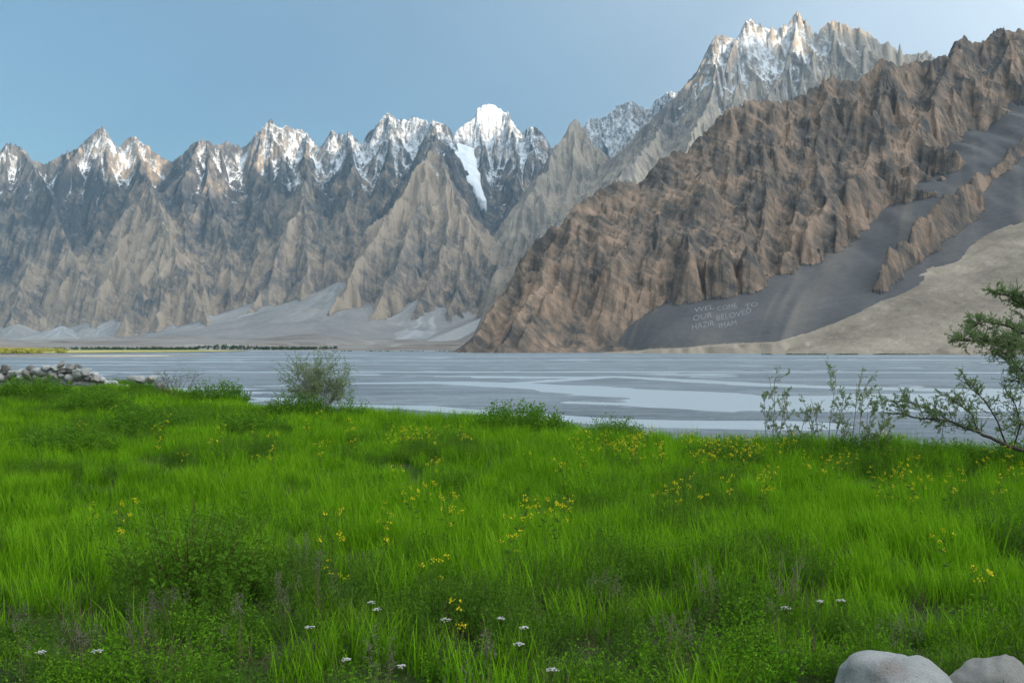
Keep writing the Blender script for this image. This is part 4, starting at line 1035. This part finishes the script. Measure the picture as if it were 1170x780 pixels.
zones = [(430, 560, 484, 500, 18, 'thin yellow mustard at the bank edge left of the low dark mound', 'mustard along the bank edge, left part'),
 (640, 760, 486, 512, 30, 'thin yellow mustard crowding the bank edge in the middle of the picture', 'mustard along the bank edge, middle part'),
 (775, 905, 492, 515, 34, 'thin yellow mustard crowding the bank edge left of the saplings', 'mustard along the bank edge by the saplings'),
 (905, 1165, 506, 548, 24, 'thin yellow mustard in the grass below the saplings and the tree', 'mustard below the saplings and the tree'),
 (60, 420, 462, 520, 20, 'thin yellow mustard scattered over the far left meadow', 'mustard in the far left meadow'),
 (430, 900, 515, 575, 26, 'thin yellow mustard scattered over the middle of the meadow', 'mustard in the middle of the meadow')]
for x0, x1, y0, y1, n, lab, grp in zones:
    for i in range(n):
        k = rg.randrange(4); s_ = rg.uniform(0.75, 1.1); Hh = (0.58, 0.66, 0.50, 0.62)[k] * s_
        x, y, z = gpt(rg.uniform(x0, x1), rg.uniform(y0, y1), Hh)
        y = min(y, float(edge_y(x)) + 0.3); z = float(meadow_z(x, y))
        put_pair('mustard_plant', mus[k], (x, y, z), rg.uniform(0, 6), s_, lab, 'wildflower', grp)
def yarrow(seed, H, R_):
    rg = random.Random(seed); st = MBD(); fl = MBD()
    top = herb(st, rg, (0, 0, 0), H, 0.035, 14, 0.2, 0, 0, 0.25)
    for j in range(26):
        a = rg.uniform(0, 6.283); r_ = R_ * math.sqrt(rg.random()); c = top + np.array([math.cos(a) * r_, math.sin(a) * r_, 0.018 - 0.25 * r_ * r_ / R_ + rg.uniform(-.004, .004)])
        st.tube([top + np.array([0, 0, -0.03]), c], 0.0008, 0.0006, 3)
        for q in range(5):
            an_ = q * 1.2566 + a; u = np.array([math.cos(an_), math.sin(an_), 0.15]); v = np.array([-math.sin(an_), math.cos(an_), 0]); fl.leaf(c, u, v, 0.0065, 0.006, 0, 0.5)
    return st.build('stem', M_stem, add=False), fl.build('flower_head', M_wht, add=False)
yar = [yarrow(120, 0.30, 0.030), yarrow(121, 0.24, 0.036), yarrow(122, 0.34, 0.026)]
wl = [(54, 747, 'white flat flower head, leftmost at the near edge of the meadow'), (109, 747, 'white flower head right of the leftmost one'), (430, 686, 'upper of two white flower heads close together, centre left'), (427, 695, 'lower of two white flower heads close together, centre left'),
 (513, 706, 'white flower head right of the close pair'), (563, 709, 'white flower head between the one by the pair and the central one'), (600, 720, 'small white flower head in the centre of the near meadow'), (586, 738, 'white flower head just below the small central one'),
 (473, 760, 'large white flower head lowest in the near centre'), (358, 715, 'thin white flower head left of the close pair'), (905, 694, 'white flower head at the left of a loose row of three on the right'), (925, 687, 'white flower head in the middle of a loose row of three on the right'),
 (957, 688, 'white flower head at the right of a loose row of three'), (620, 765, 'faint white flower head at the very front, right of the large one'), (407, 756, 'small pale flower head left of the large white one')]
for i, (px, py, lab) in enumerate(wl):
    k = i % 3; x, y, z = gpt(px, py, (0.30, 0.24, 0.34)[k]); put_pair('white_wildflower', yar[k], (x, y, z), i * 0.9, 1.0, lab, 'wildflower', 'white flat-topped flowers near the front')
def dry_head(seed, n, H):
    rg = random.Random(seed); st = MBD(); hd = MBD()
    for i in range(n):
        a = rg.uniform(0, 6.283); r_ = rg.uniform(0.02, 0.16); e = np.array([math.cos(a) * r_, math.sin(a) * r_, H * rg.uniform(0.6, 1.05)])
        st.tube([(math.cos(a) * r_ * .2, math.sin(a) * r_ * .2, -0.02), e * np.array([.5, .5, .6]), e], 0.0022, 0.001, 3)
        for j in range(46):
            u = rdir(rg); c = e + np.array([0, 0, rg.uniform(-0.09, 0.02)]) + u * rg.uniform(0.004, 0.026); hd.leaf(c, u, frame(u, rg), rg.uniform(0.010, 0.022), 0.004, 0, 0.6)
    return st.build('stalks', M_dry, add=False), hd.build('seed_foliage', M_seed, add=False)
dh = [dry_head(140, 7, 0.42), dry_head(141, 4, 0.5), dry_head(142, 9, 0.34)]
dl = [(345, 622, 'grey-brown seed heads left of the short mustard'), (362, 640, 'pale seed heads just below the grey-brown ones'), (195, 672, 'brown seed heads at the foot of the red-stemmed bush'), (155, 700, 'loose brown dead stalks left of the bush foot'), (276, 690, 'pale grey seed head right of the bush foot'),
 (690, 655, 'tall brown seed heads in the centre right grass'), (812, 652, 'bent brown seed heads left of the pale grass stalk'), (885, 668, 'dark seed heads above the row of white flowers'), (1022, 702, 'thin red-brown seed heads above the big boulder'), (905, 650, 'grey seed heads on the right, highest of the dry clumps'),
 (25, 705, 'purplish dry clump at the near left edge'), (95, 712, 'grey dry clump between the left white flowers and the bush'), (325, 664, 'whitish seed heads right of the red-stemmed bush'), (560, 735, 'brown dry stalks by the central white flowers'), (765, 700, 'long straw-coloured stalk leaning in the near right grass'), (440, 735, 'small brown dry stalks left of the large white flower')]
for i, (px, py, lab) in enumerate(dl):
    k = i % 3; x, y, z = gpt(px, py, (0.42, 0.5, 0.34)[k] * 0.9); put_pair('dry_seed_plant', dh[k], (x, y, z), i * 1.3, 1.0, lab, 'dry plant', 'dry seed heads among the grass')

# ------------------------------------------------------------------ boulders and stones
def stone_mesh(seed, sub=3, rough=0.22, flat=0.7, name='stone', cut=(0.55, 0.85), nc=11):
    bm = bmesh.new(); bmesh.ops.create_icosphere(bm, subdivisions=sub, radius=1.0)
    rg = random.Random(seed); cuts = [(Vector(rdir(rg)), rg.uniform(*cut)) for _ in range(nc)]
    for v in bm.verts:
        c = v.co.copy()
        for n_, k in cuts:
            e = c.dot(n_) - k
            if e > 0: c -= n_ * e * 0.95
        nz_ = mathutils.noise.fractal(c * 1.3 + Vector((seed * 3.1, 0, 0)), 1.0, 2.0, 4)
        c += c.normalized() * nz_ * rough * 0.5
        c.z *= flat; v.co = c
    me = bpy.data.meshes.new(name); bm.to_mesh(me); bm.free()
    me.polygons.foreach_set('use_smooth', [True] * len(me.polygons)); return me
def stone_mat(name, stops, sc_=6.0, varied=True, stain=None):
    t = NT(name); p = t.pos(obj=True)
    a1 = t.noise(p, sc_ * 0.35, 5, 0.6, 0.4); a2 = t.noise(p, sc_ * 4, 6, 0.75)
    f = t.math('ADD', t.math('MULTIPLY', a1, 0.3), t.math('MULTIPLY', a2, 0.25))
    f = t.math('ADD', f, t.math('MULTIPLY', t.n('ShaderNodeObjectInfo').outputs['Random'], 0.45)) if varied else t.math('MULTIPLY', f, 1.8)
    c = t.ramp(f, stops)
    if stain:
        v = t.n('ShaderNodeVectorMath', operation='DISTANCE'); t.l(p, v.inputs[0]); v.inputs[1].default_value = stain
        m_ = t.ramp(t.math('ADD', v.outputs['Value'], t.math('MULTIPLY', a1, 0.5)), [(0.36, 1.0), (0.62, 0.0)]); c = t.mix(t.math('MULTIPLY', m_, t.math('MULTIPLY', t.math('SUBTRACT', a2, 0.32), 2.6, clamp=True), clamp=True), c, (0.24, 0.11, 0.075))
        sp2 = t.ramp(t.noise(p, 26, 3, 0.6), [(0.62, 0.0), (0.70, 0.7)]); c = t.mix(sp2, c, (0.30, 0.31, 0.30))
    return t.done(t.bsdf(c, 0.85, t.bump(a2, 0.06), 0.25))
M_b1 = stone_mat('pale_granite', [(0.3, (0.52, 0.53, 0.52)), (0.5, (0.68, 0.69, 0.67)), (0.7, (0.80, 0.805, 0.78))], 5, False, (-0.35, -0.35, 0.62))
M_b2 = stone_mat('buff_stone', [(0.3, (0.40, 0.385, 0.35)), (0.5, (0.54, 0.52, 0.48)), (0.7, (0.66, 0.64, 0.59))], 6, False)
M_wall = stone_mat('wall_stone', [(0.20, (0.07, 0.072, 0.075)), (0.32, (0.24, 0.23, 0.21)), (0.45, (0.38, 0.35, 0.31)), (0.6, (0.48, 0.48, 0.46)), (0.8, (0.62, 0.62, 0.60))], 3)
bd = stone_mesh(3, 5, 0.22, 0.9, 'boulder', (0.86, 0.98), 12); bd.materials.append(M_b1)
o = link(bpy.data.objects.new('boulder', bd)); o.location = (2.14, 6.14, 0.0); o.scale = (0.34, 0.34, 0.34); o.rotation_euler = (0, 0, 0.2); tag(o, 'large pale rounded boulder with a rusty stain at the near right corner', 'boulder')
bd = stone_mesh(8, 5, 0.26, 0.9, 'boulder', (0.72, 0.95), 12); bd.materials.append(M_b2)
o = link(bpy.data.objects.new('boulder', bd)); o.location = (2.69, 6.2, 0.0); o.scale = (0.26, 0.26, 0.32); o.rotation_euler = (0, 0.15, 1.1); tag(o, 'smaller buff boulder half hidden by grass right of the large pale one', 'boulder')
pb = stone_mesh(12, 3, 0.2, 0.6, 'pebble'); pb.materials.append(M_b2)
for px, py, s_, lab in [(894, 742, 0.035, 'small tan stone lying left of the large boulder'), (972, 762, 0.04, 'small reddish stone at the left foot of the large boulder')]:
    x, y, z = gpt(px, py, 0.05); o = link(bpy.data.objects.new('pebble', pb)); o.location = (x, y, z + 0.05); o.scale = (s_, s_, s_); tag(o, lab, 'stone', 'small stones near the boulders')
sm = []
for k in range(9):
    me = stone_mesh(20 + k, 3, 0.22, 0.9); me.materials.append(M_wall); sm.append(me)
wo = empty('stone_wall', (-24.6, 52, 0)); tag(wo, 'long dry heap wall of grey, tan and dark stones at the far left of the meadow', 'stone wall')
rg = random.Random(77); nst = 0; core = bmesh.new()
def wall_top(x): return 1.16 + 0.07 * math.sin(x * 1.7) + 0.05 * math.sin(x * 4.1) - 0.08 - 0.75 * max(0.0, min(1.0, (x + 20.6) / 2.3)) ** 1.4
for x0, z0 in [(-31.0 + 12.9 * (i + rg.uniform(-.3, .3)) / 33, 0.56 + 0.26 * j + rg.uniform(-.09, .09)) for j in range(3) for i in range(34)]:
    if z0 > wall_top(x0) - 0.02 or nst > 98: continue
    w_ = rg.uniform(0.15, 0.29)
    o = bpy.data.objects.new('stone', sm[rg.randrange(9)]); link(o, wo); nst += 1
    o.location = (x0 + 24.6, -0.42 + rg.uniform(-.08, .10) + (z0 - 0.5) * 0.3, z0); o.scale = (w_ * rg.uniform(1, 1.35), w_ * 1.1, w_ * rg.uniform(0.7, 1.0)); o.rotation_euler = (rg.uniform(-.7, .7), rg.uniform(-.6, .6), rg.uniform(-3, 3))
x = -31.2
while x < -18.0:            # the packed stones inside and at the foot of the wall
    for zz in (0.05, 0.25, 0.45, 0.65, 0.85, 1.02):
        if zz < wall_top(x) - 0.22:
            t_ = bmesh.ops.create_icosphere(core, subdivisions=2, radius=1.0); S = Vector((rg.uniform(.17, .28), .33, rg.uniform(.14, .20))); rr = rg.uniform(-.7, .7)
            for v in t_['verts']: 
                nn = 1 + 0.25 * mathutils.noise.noise(v.co * 1.7 + Vector((x * 5, zz * 9, 0))); v.co = Vector((v.co.x * S.x, v.co.y * S.y, v.co.z * S.z)) * nn; v.co.rotate(Matrix.Rotation(rr, 3, 'Y')); v.co += Vector((x + 24.6, 0.05 + rg.uniform(-.1, .12), zz))
    x += 0.30
me = bpy.data.meshes.new('stone_core'); core.to_mesh(me); core.free(); me.materials.append(M_wall); me.polygons.foreach_set('use_smooth', [True] * len(me.polygons))
o = link(bpy.data.objects.new('stone_core', me), wo); o['kind'] = 'stuff'
for i, (px, py, w_, lab) in enumerate([(150, 432, .34, 'first loose stone right of the wall end'), (160, 434, .5, 'long grey-green loose stone beyond the wall end'), (173, 433, .5, 'largest pale loose stone beyond the wall end'), (183, 440, .38, 'pale loose stone low in the gap left of the reddish shrub'), (1008, 496, .5, 'pale stone behind the saplings by the crooked limb'), (1030, 498, .3, 'small pale stone right of the one behind the saplings')]):
    d = 46 - 0.0 * i if px < 300 else 21.5
    x = (px - CX) / F * d; z = EYE + (HZ - py) / F * d
    lm_ = sm[(i * 2 + 1) % 9].copy(); lm_.materials.clear(); lm_.materials.append(M_b2); o = bpy.data.objects.new('loose_stone', lm_); link(o); o.location = (x, d, z); s_ = w_ if px < 300 else w_ * .5; o.scale = (s_ * .6, s_ * .5, s_ * .45); o.rotation_euler = (0, 0, i)
    tag(o, lab, 'stone', 'loose stones beside the bank')

# ------------------------------------------------------------------ shrubs, saplings and the crooked tree
def branchy(tw, lf, p, d, L, r_, rg, lev, maxlev, leafL, leaves, up=0.12, wob=0.22, nsub=4, lw=0.34, sub=(0.35, 0.62)):
    """a twig that wanders, carries side twigs and leaves"""
    n = 5; pts = [np.array(p, float)]; d = np.array(d, float); d /= np.linalg.norm(d)
    for k in range(n):
        pts.append(pts[-1] + d * L / n); d = d + np.array([rg.uniform(-wob, wob), rg.uniform(-wob, wob), rg.uniform(-wob, wob) * 0.6 + up]); d /= np.linalg.norm(d)
    tw.tube(pts, r_, r_ * 0.35, 4 if lev < 2 else 3)
    def at(f): k = min(n - 1, int(f * n)); return pts[k] + (pts[k + 1] - pts[k]) * (f * n - k), pts[k + 1] - pts[k]
    if lev < maxlev:
        for i in range(nsub):
            f = rg.uniform(0.25, 0.98); q, dd_ = at(f); dd_ = dd_ / np.linalg.norm(dd_); s_ = rdir(rg); e = dd_ * 0.75 + s_ * 0.75
            branchy(tw, lf, q, e, L * rg.uniform(*sub), r_ * 0.5, rg, lev + 1, maxlev, leafL, leaves, up, wob, nsub, lw, sub)
    if lev >= maxlev - 1:
        for i in range(leaves):
            f = rg.uniform(0.15, 1.0); q, dd_ = at(f); dd_ = dd_ / np.linalg.norm(dd_); u = dd_ * 0.6 + rdir(rg) * 0.8; u /= np.linalg.norm(u); l_ = leafL * rg.uniform(0.6, 1.2)
            lf.leaf(q, u, frame(u, rg), l_, l_ * lw, 0, 0.6)
rg = random.Random(200); tw = MBD(); lf = MBD()
for i in range(36):
    a = rg.uniform(0, 6.283); s_ = rg.uniform(0.1, 1.0)
    branchy(tw, lf, (math.cos(a) * 0.16, math.sin(a) * 0.16, 0), (math.cos(a) * s_ * 0.95, math.sin(a) * s_ * 0.6, 1.0), rg.uniform(0.85, 1.5) * (1 - 0.28 * s_), 0.009, rg, 0, 2, 0.05, 15, 0.04, 0.16, 5, 0.32)
x, y, z = gpt(362, 469, 0); y = min(y, 31); x = (362 - CX) / F * y
so_ = empty('grey_shrub', (x, y, float(meadow_z(x, y)) + 0.1), 0, 1.06); tag(so_, 'airy grey-green shrub with fanned twigs alone on the bank before the water', 'shrub')
tw.build('twigs', M_twig, so_); lf.build('foliage', M_olive, so_)
rg = random.Random(204); tw = MBD(); lf = MBD()
for i in range(18):
    a = rg.uniform(0, 6.283); s_ = rg.uniform(0.3, 1.2); branchy(tw, lf, (math.cos(a) * 0.3, 0, 0), (math.cos(a) * s_, math.sin(a) * s_ * 0.6, 0.8), rg.uniform(0.5, 0.95), 0.009, rg, 0, 2, 0.03, 6, 0.02, 0.2, 4, 0.35)
x = (208 - CX) / F * 41.5; so_ = empty('low_twiggy_shrub', (x, 41.0, float(meadow_z(x, 41.0)) + 0.12), 0, 1.1); tag(so_, 'low twiggy reddish shrub on the bank right of the loose stones', 'shrub')
tw.build('twigs', M_redst, so_); lf.build('foliage', M_olive, so_)
saps = [(882, 20.2, [(0, 1.34, .05), (-.12, 1.0, -.05), (.10, 1.05, .12)], 'leftmost thin sapling with two upright grey stems by the water', 301), (906, 20.6, [(0, .92, -.2), (.08, .75, .2)], 'short sparse sapling right of the leftmost one', 302),
        (945, 20.0, [(-.14, 1.0, -.05), (0, 1.42, .05), (.02, 1.1, .35), (-.2, .8, -.2)], 'tallest sapling with pinkish stems leaning apart, middle of the row', 303), (972, 20.0, [(0, 1.25, .02), (.12, 1.25, .12), (-.1, .95, -.1), (.2, .9, .25)], 'bushy pink-stemmed sapling with dense leafy tips, right of the tallest', 304),
        (1001, 19.6, [(0, .95, .1), (-.1, .8, -.1), (.12, .7, .2)], 'small leafy sapling nearest the crooked limb', 305)]
for px, d, stems, lab, sd in saps:
    rg = random.Random(sd); tw = MBD(); lf = MBD()
    for ox, h, ln in stems:
        branchy(tw, lf, (ox, rg.uniform(-.08, .08), 0), (ln, rg.uniform(-.1, .1), 1), h * 1.06, 0.009, rg, 0, 2, 0.038, 12, 0.05, 0.10, 7, 0.36, (0.16, 0.36))
    x = (px - CX) / F * d; so_ = empty('sapling', (x, d, float(meadow_z(x, d)) - 0.02)); tag(so_, lab, 'sapling', 'thin saplings on the bank')
    tw.build('stems', M_twig, so_); lf.build('foliage', M_olive, so_)
# the crooked tree at the right edge
rg = random.Random(400); tr = MBD(); tw = MBD(); lf = MBD()
TB = P(1195, 527, 17.2); TB[2] = float(meadow_z(TB[0], TB[1])) - 0.05
def limb(pts, r0, r1, n_tw, L, leaves, off=0.05, nsub=4):
    q = [P(a, b, c) - TB for a, b, c in pts]; q = densify(q, 0.12, 0.012, 0.012, rg); tr.tube(q, r0, r1, 7)
    for i in range(n_tw):
        f = rg.uniform(off, 1.0); k = min(len(q) - 2, int(f * (len(q) - 1))); p = q[k] + (q[k + 1] - q[k]) * rg.random(); d = q[k + 1] - q[k]; d /= np.linalg.norm(d) + 1e-9
        e = d * 0.5 + rdir(rg) * 0.8; e[2] = e[2] * 0.7 + 0.25
        branchy(tw, lf, p, e, L * rg.uniform(0.6, 1.2), max(0.004, r1 * 0.6), rg, 1, 2, 0.032, leaves, 0.05, 0.25, nsub, 0.4)
limb([(1196,527,17.2),(1192,480,17.1),(1184,430,17.0),(1178,390,17.0),(1172,350,17.0),(1166,334,16.9)], 0.055, 0.015, 46, 0.24, 18, 0.5)
limb([(1176,402,17.0),(1150,392,16.8),(1122,389,16.6),(1090,388,16.5)], 0.022, 0.007, 74, 0.24, 20)
limb([(1178,385,17.0),(1150,372,16.7),(1124,368,16.6),(1108,374,16.6)], 0.018, 0.006, 44, 0.20, 20)
limb([(1170,352,17.0),(1152,338,16.9),(1136,333,16.8)], 0.015, 0.006, 34, 0.16, 18)
limb([(1184,430,17.0),(1164,420,16.9),(1148,404,16.8),(1130,400,16.8)], 0.018, 0.006, 52, 0.24, 18)
limb([(1188,450,17.0),(1172,436,16.9),(1160,432,16.8)], 0.014, 0.006, 30, 0.24, 20)
limb([(1186,400,17.0),(1180,370,17.3),(1170,400,17.5),(1150,385,17.5)], 0.018, 0.006, 50, 0.26, 18)
limb([(1192,522,17.1),(1152,510,16.9),(1117,493,16.7),(1086,481,16.6),(1052,478,16.5),(1026,472,16.5)], 0.036, 0.009, 48, 0.26, 15, 0.45)
limb([(1086,481,16.6),(1060,466,16.5),(1040,460,16.5),(1014,458,16.5)], 0.010, 0.005, 36, 0.22, 16)
limb([(1150,509,16.9),(1140,482,16.8),(1124,456,16.7),(1106,440,16.6),(1094,432,16.6)], 0.015, 0.005, 32, 0.2, 12, 0.25)
limb([(1117,493,16.7),(1110,472,16.7),(1090,458,16.6),(1078,448,16.6)], 0.012, 0.005, 28, 0.2, 13, 0.25)
limb([(1158,511,16.9),(1166,484,16.9),(1160,462,16.8),(1150,448,16.8)], 0.014, 0.005, 26, 0.22, 12, 0.3)
limb([(1192,500,17.1),(1176,486,17.0),(1160,484,16.9),(1146,492,16.8)], 0.014, 0.005, 24, 0.2, 12, 0.2)
to = empty('crooked_tree', tuple(TB)); tag(to, 'crooked thorny tree with flat leafy layers and a long low limb at the right edge', 'tree')
tr.build('trunk', M_bark, to, smooth=True); tw.build('twigs', M_bark, to); lf.build('crown', M_olive, to)

# ------------------------------------------------------------------ far trees in the valley
rg = random.Random(500); b = MBD()
def far_tree(b, x, y, z, h, w_, rg, n=46):
    b.tube([(x, y, z - 1), (x, y, z + h * 0.5)], h * 0.03, h * 0.02, 4, 1)
    for i in range(n):
        a = rg.uniform(0, 6.283); f = rg.uniform(0.12, 1.0); r_ = w_ * 0.5 * math.sqrt(rg.random()) * math.sin(math.pi * min(0.97, f * 0.85 + 0.12)) ** 0.6
        c = np.array([x + r_ * math.cos(a), y + r_ * math.sin(a), z + h * f]); u = rdir(rg); s_ = w_ * rg.uniform(0.16, 0.30); b.leaf(c - u * s_ / 2, u, frame(u, rg), s_, s_, 0, f)
for i in range(560):
    px = rg.choice([rg.uniform(60, 220), rg.uniform(85, 240), rg.uniform(200, 385), rg.uniform(240, 375)])
    d = rg.uniform(3350, 3700) if px < 225 else rg.uniform(3750, 4000); x = (px - CX) / F * d
    if mathutils.noise.noise(Vector((px * 0.07, 3, 0))) < -0.42: continue
    far_tree(b, x, d, float(vfloor(np.array([x]), np.array([d]))[0]), rg.uniform(5, 12), rg.uniform(6, 13), rg)
M_far_tree = leaf_mat('far_tree_leaf', (0.022, 0.050, 0.014), (0.06, 0.105, 0.03), None, wl=60)
o = b.build('far_trees', [M_far_tree, M_bark]); tag(o, 'low dark line of trees along the far left bank of the river', 'trees', kind='stuff')
b = MBD()
for i in range(420):
    px = rg.uniform(-30, 84) * (0.55 + 0.45 * rg.random()); d = 1650 + 1800 * rg.random() ** 1.5; x = (px - CX) / F * d
    if rg.random() < 0.5 and px > 50: continue
    far_tree(b, x, d, BED + 2, rg.uniform(2.5, 8), rg.uniform(6, 12), rg, 36)
o = b.build('sunlit_trees', [leaf_mat('field_tree_leaf', (0.13, 0.16, 0.03), (0.34, 0.34, 0.08), None, wl=50), M_bark]); tag(o, 'yellow-green trees on the sunlit farm field at the far left', 'trees', kind='stuff')
b = MBD()
for i in range(900):
    px = rg.uniform(870, 1130) if rg.random() < 0.75 else rg.uniform(380, 640); d = 1650 + rg.uniform(-25, 25) if px > 700 else 2800 + rg.uniform(-30, 30); x = (px - CX) / F * d
    if mathutils.noise.noise(Vector((px * 0.05, 8, 0))) < -0.1: continue
    w_ = 5.0 if px > 700 else 8.0
    for j in range(5): u = rdir(rg); b.leaf(np.array([x, d, BED + 0.2]) + rdir(rg) * w_ * 0.4 * np.array([1, 1, 0.2]), u, frame(u, rg), w_ * .4, w_ * .25, 0, .5)
o = b.build('bank_scrub', M_far_tree); tag(o, 'thin dark strip of scrub along the far river bank', 'scrub', kind='stuff')

# ------------------------------------------------------------------ pale stones strewn on the tan slope
rs = np.random.RandomState(9); N = 2600; ico = bmesh.new(); bmesh.ops.create_icosphere(ico, subdivisions=1, radius=1.0); ico.verts.ensure_lookup_table()
iv = np.array([v.co[:] for v in ico.verts]); itf = np.array([[v.index for v in f.verts] for f in ico.faces]); ico.free()
fx_ = rs.uniform(330, 1500, N); fy_ = rs.uniform(1620, 2300, N)
jx = np.clip(((fx_ - 200) / 4.0).astype(int), 0, Zd.shape[1] - 1); jy = np.clip(((fy_ - 1500) / 4.5).astype(int), 0, Zd.shape[0] - 1); fz_ = Zd[jy, jx]
ok_ = fz_ > 5; fx_, fy_, fz_ = fx_[ok_], fy_[ok_], fz_[ok_]; n = len(fx_)
sz = 0.45 + 1.5 * rs.uniform(0, 1, n) ** 5
V = iv[None] * (1 + 0.3 * rs.uniform(-1, 1, (n, len(iv), 1))) * sz[:, None, None] * np.array([1.2, 1, 0.8]) + np.stack([fx_, fy_, fz_], -1)[:, None]
Fc = (itf[None] + (np.arange(n) * len(iv))[:, None, None]).reshape(-1, 3)
o = mesh_np('strewn_stones', V.reshape(-1, 3), Fc, stone_mat('strewn_stone', [(0.3, (0.25, 0.22, 0.18)), (0.7, (0.46, 0.42, 0.35))], 0.2, False)); tag(o, 'pale stones strewn over the tan debris slope', 'stones', kind='stuff')

# ------------------------------------------------------------------ white writing laid out in stones on the dark scree
M_wr = simple('whitewashed_stone', (0.20, 0.21, 0.22), (0.38, 0.39, 0.40), 3.5)
def yfor(px, py):
    """distance at which the hillside is seen at (px, py)"""
    ds = np.arange(1830, 3000, 3.0); xs_ = (px - CX) / F * ds; zz = zc_at(xs_, ds); pyy = HZ - (zz - EYE) / ds * F
    k = np.argmax(pyy < py); return float(ds[k]) if pyy.min() < py else 2150.0
wv = []; wf = []
def word(txt, px, py, wpx, hpx, rise):
    cu = bpy.data.curves.new('letters', 'FONT'); cu.body = txt; cu.size = 1.0; cu.shear = 0.35; cu.offset = -0.012; cu.resolution_u = 3
    ob = bpy.data.objects.new('letters', cu); col.objects.link(ob); bpy.context.view_layer.update()
    me = bpy.data.meshes.new_from_object(ob.evaluated_get(bpy.context.evaluated_depsgraph_get())); bpy.data.objects.remove(ob)
    bm = bmesh.new(); bm.from_mesh(me); bmesh.ops.triangulate(bm, faces=bm.faces[:]); bmesh.ops.subdivide_edges(bm, edges=bm.edges[:], cuts=2, use_grid_fill=True); bm.verts.ensure_lookup_table(); bm.verts.index_update()
    xs_ = [v.co.x for v in bm.verts]; w0, w1 = min(xs_), max(xs_)
    d0 = yfor(px, py); X0 = (px - CX) / F * d0; o_ = len(wv)
    wm = wpx / F * d0; hm = hpx / F * d0 / 0.42
    for v in bm.verts:
        u = (v.co.x - w0) / (w1 - w0); X = X0 + u * wm; Y = d0 + v.co.y / 0.7 * hm + rise * u
        wv.append((X, Y, float(zc_at(np.array([X]), np.array([Y]))[0]) + 0.7))
    for f in bm.faces: wf.append([v.index + o_ for v in f.verts])
    bm.free()
word('WEL', 796, 357, 20, 6.5, 4); word('COME', 821, 356, 24, 6.5, 4); word('TO', 854, 353, 14, 6.5, 3)
word('OUR', 793, 367.5, 22, 6.8, 4); word('BELOVED', 819, 367, 42, 6.8, 6)
word('HAZIR', 791, 378, 26, 6.2, 3); word('IMAM', 822, 376, 22, 6.0, 3)
me = bpy.data.meshes.new('hillside_writing'); me.from_pydata(wv, [], wf); me.materials.append(M_wr)
o = link(bpy.data.objects.new('hillside_writing', me)); tag(o, 'faint white slanting letters laid out in three lines on the dark scree slope', 'lettering')
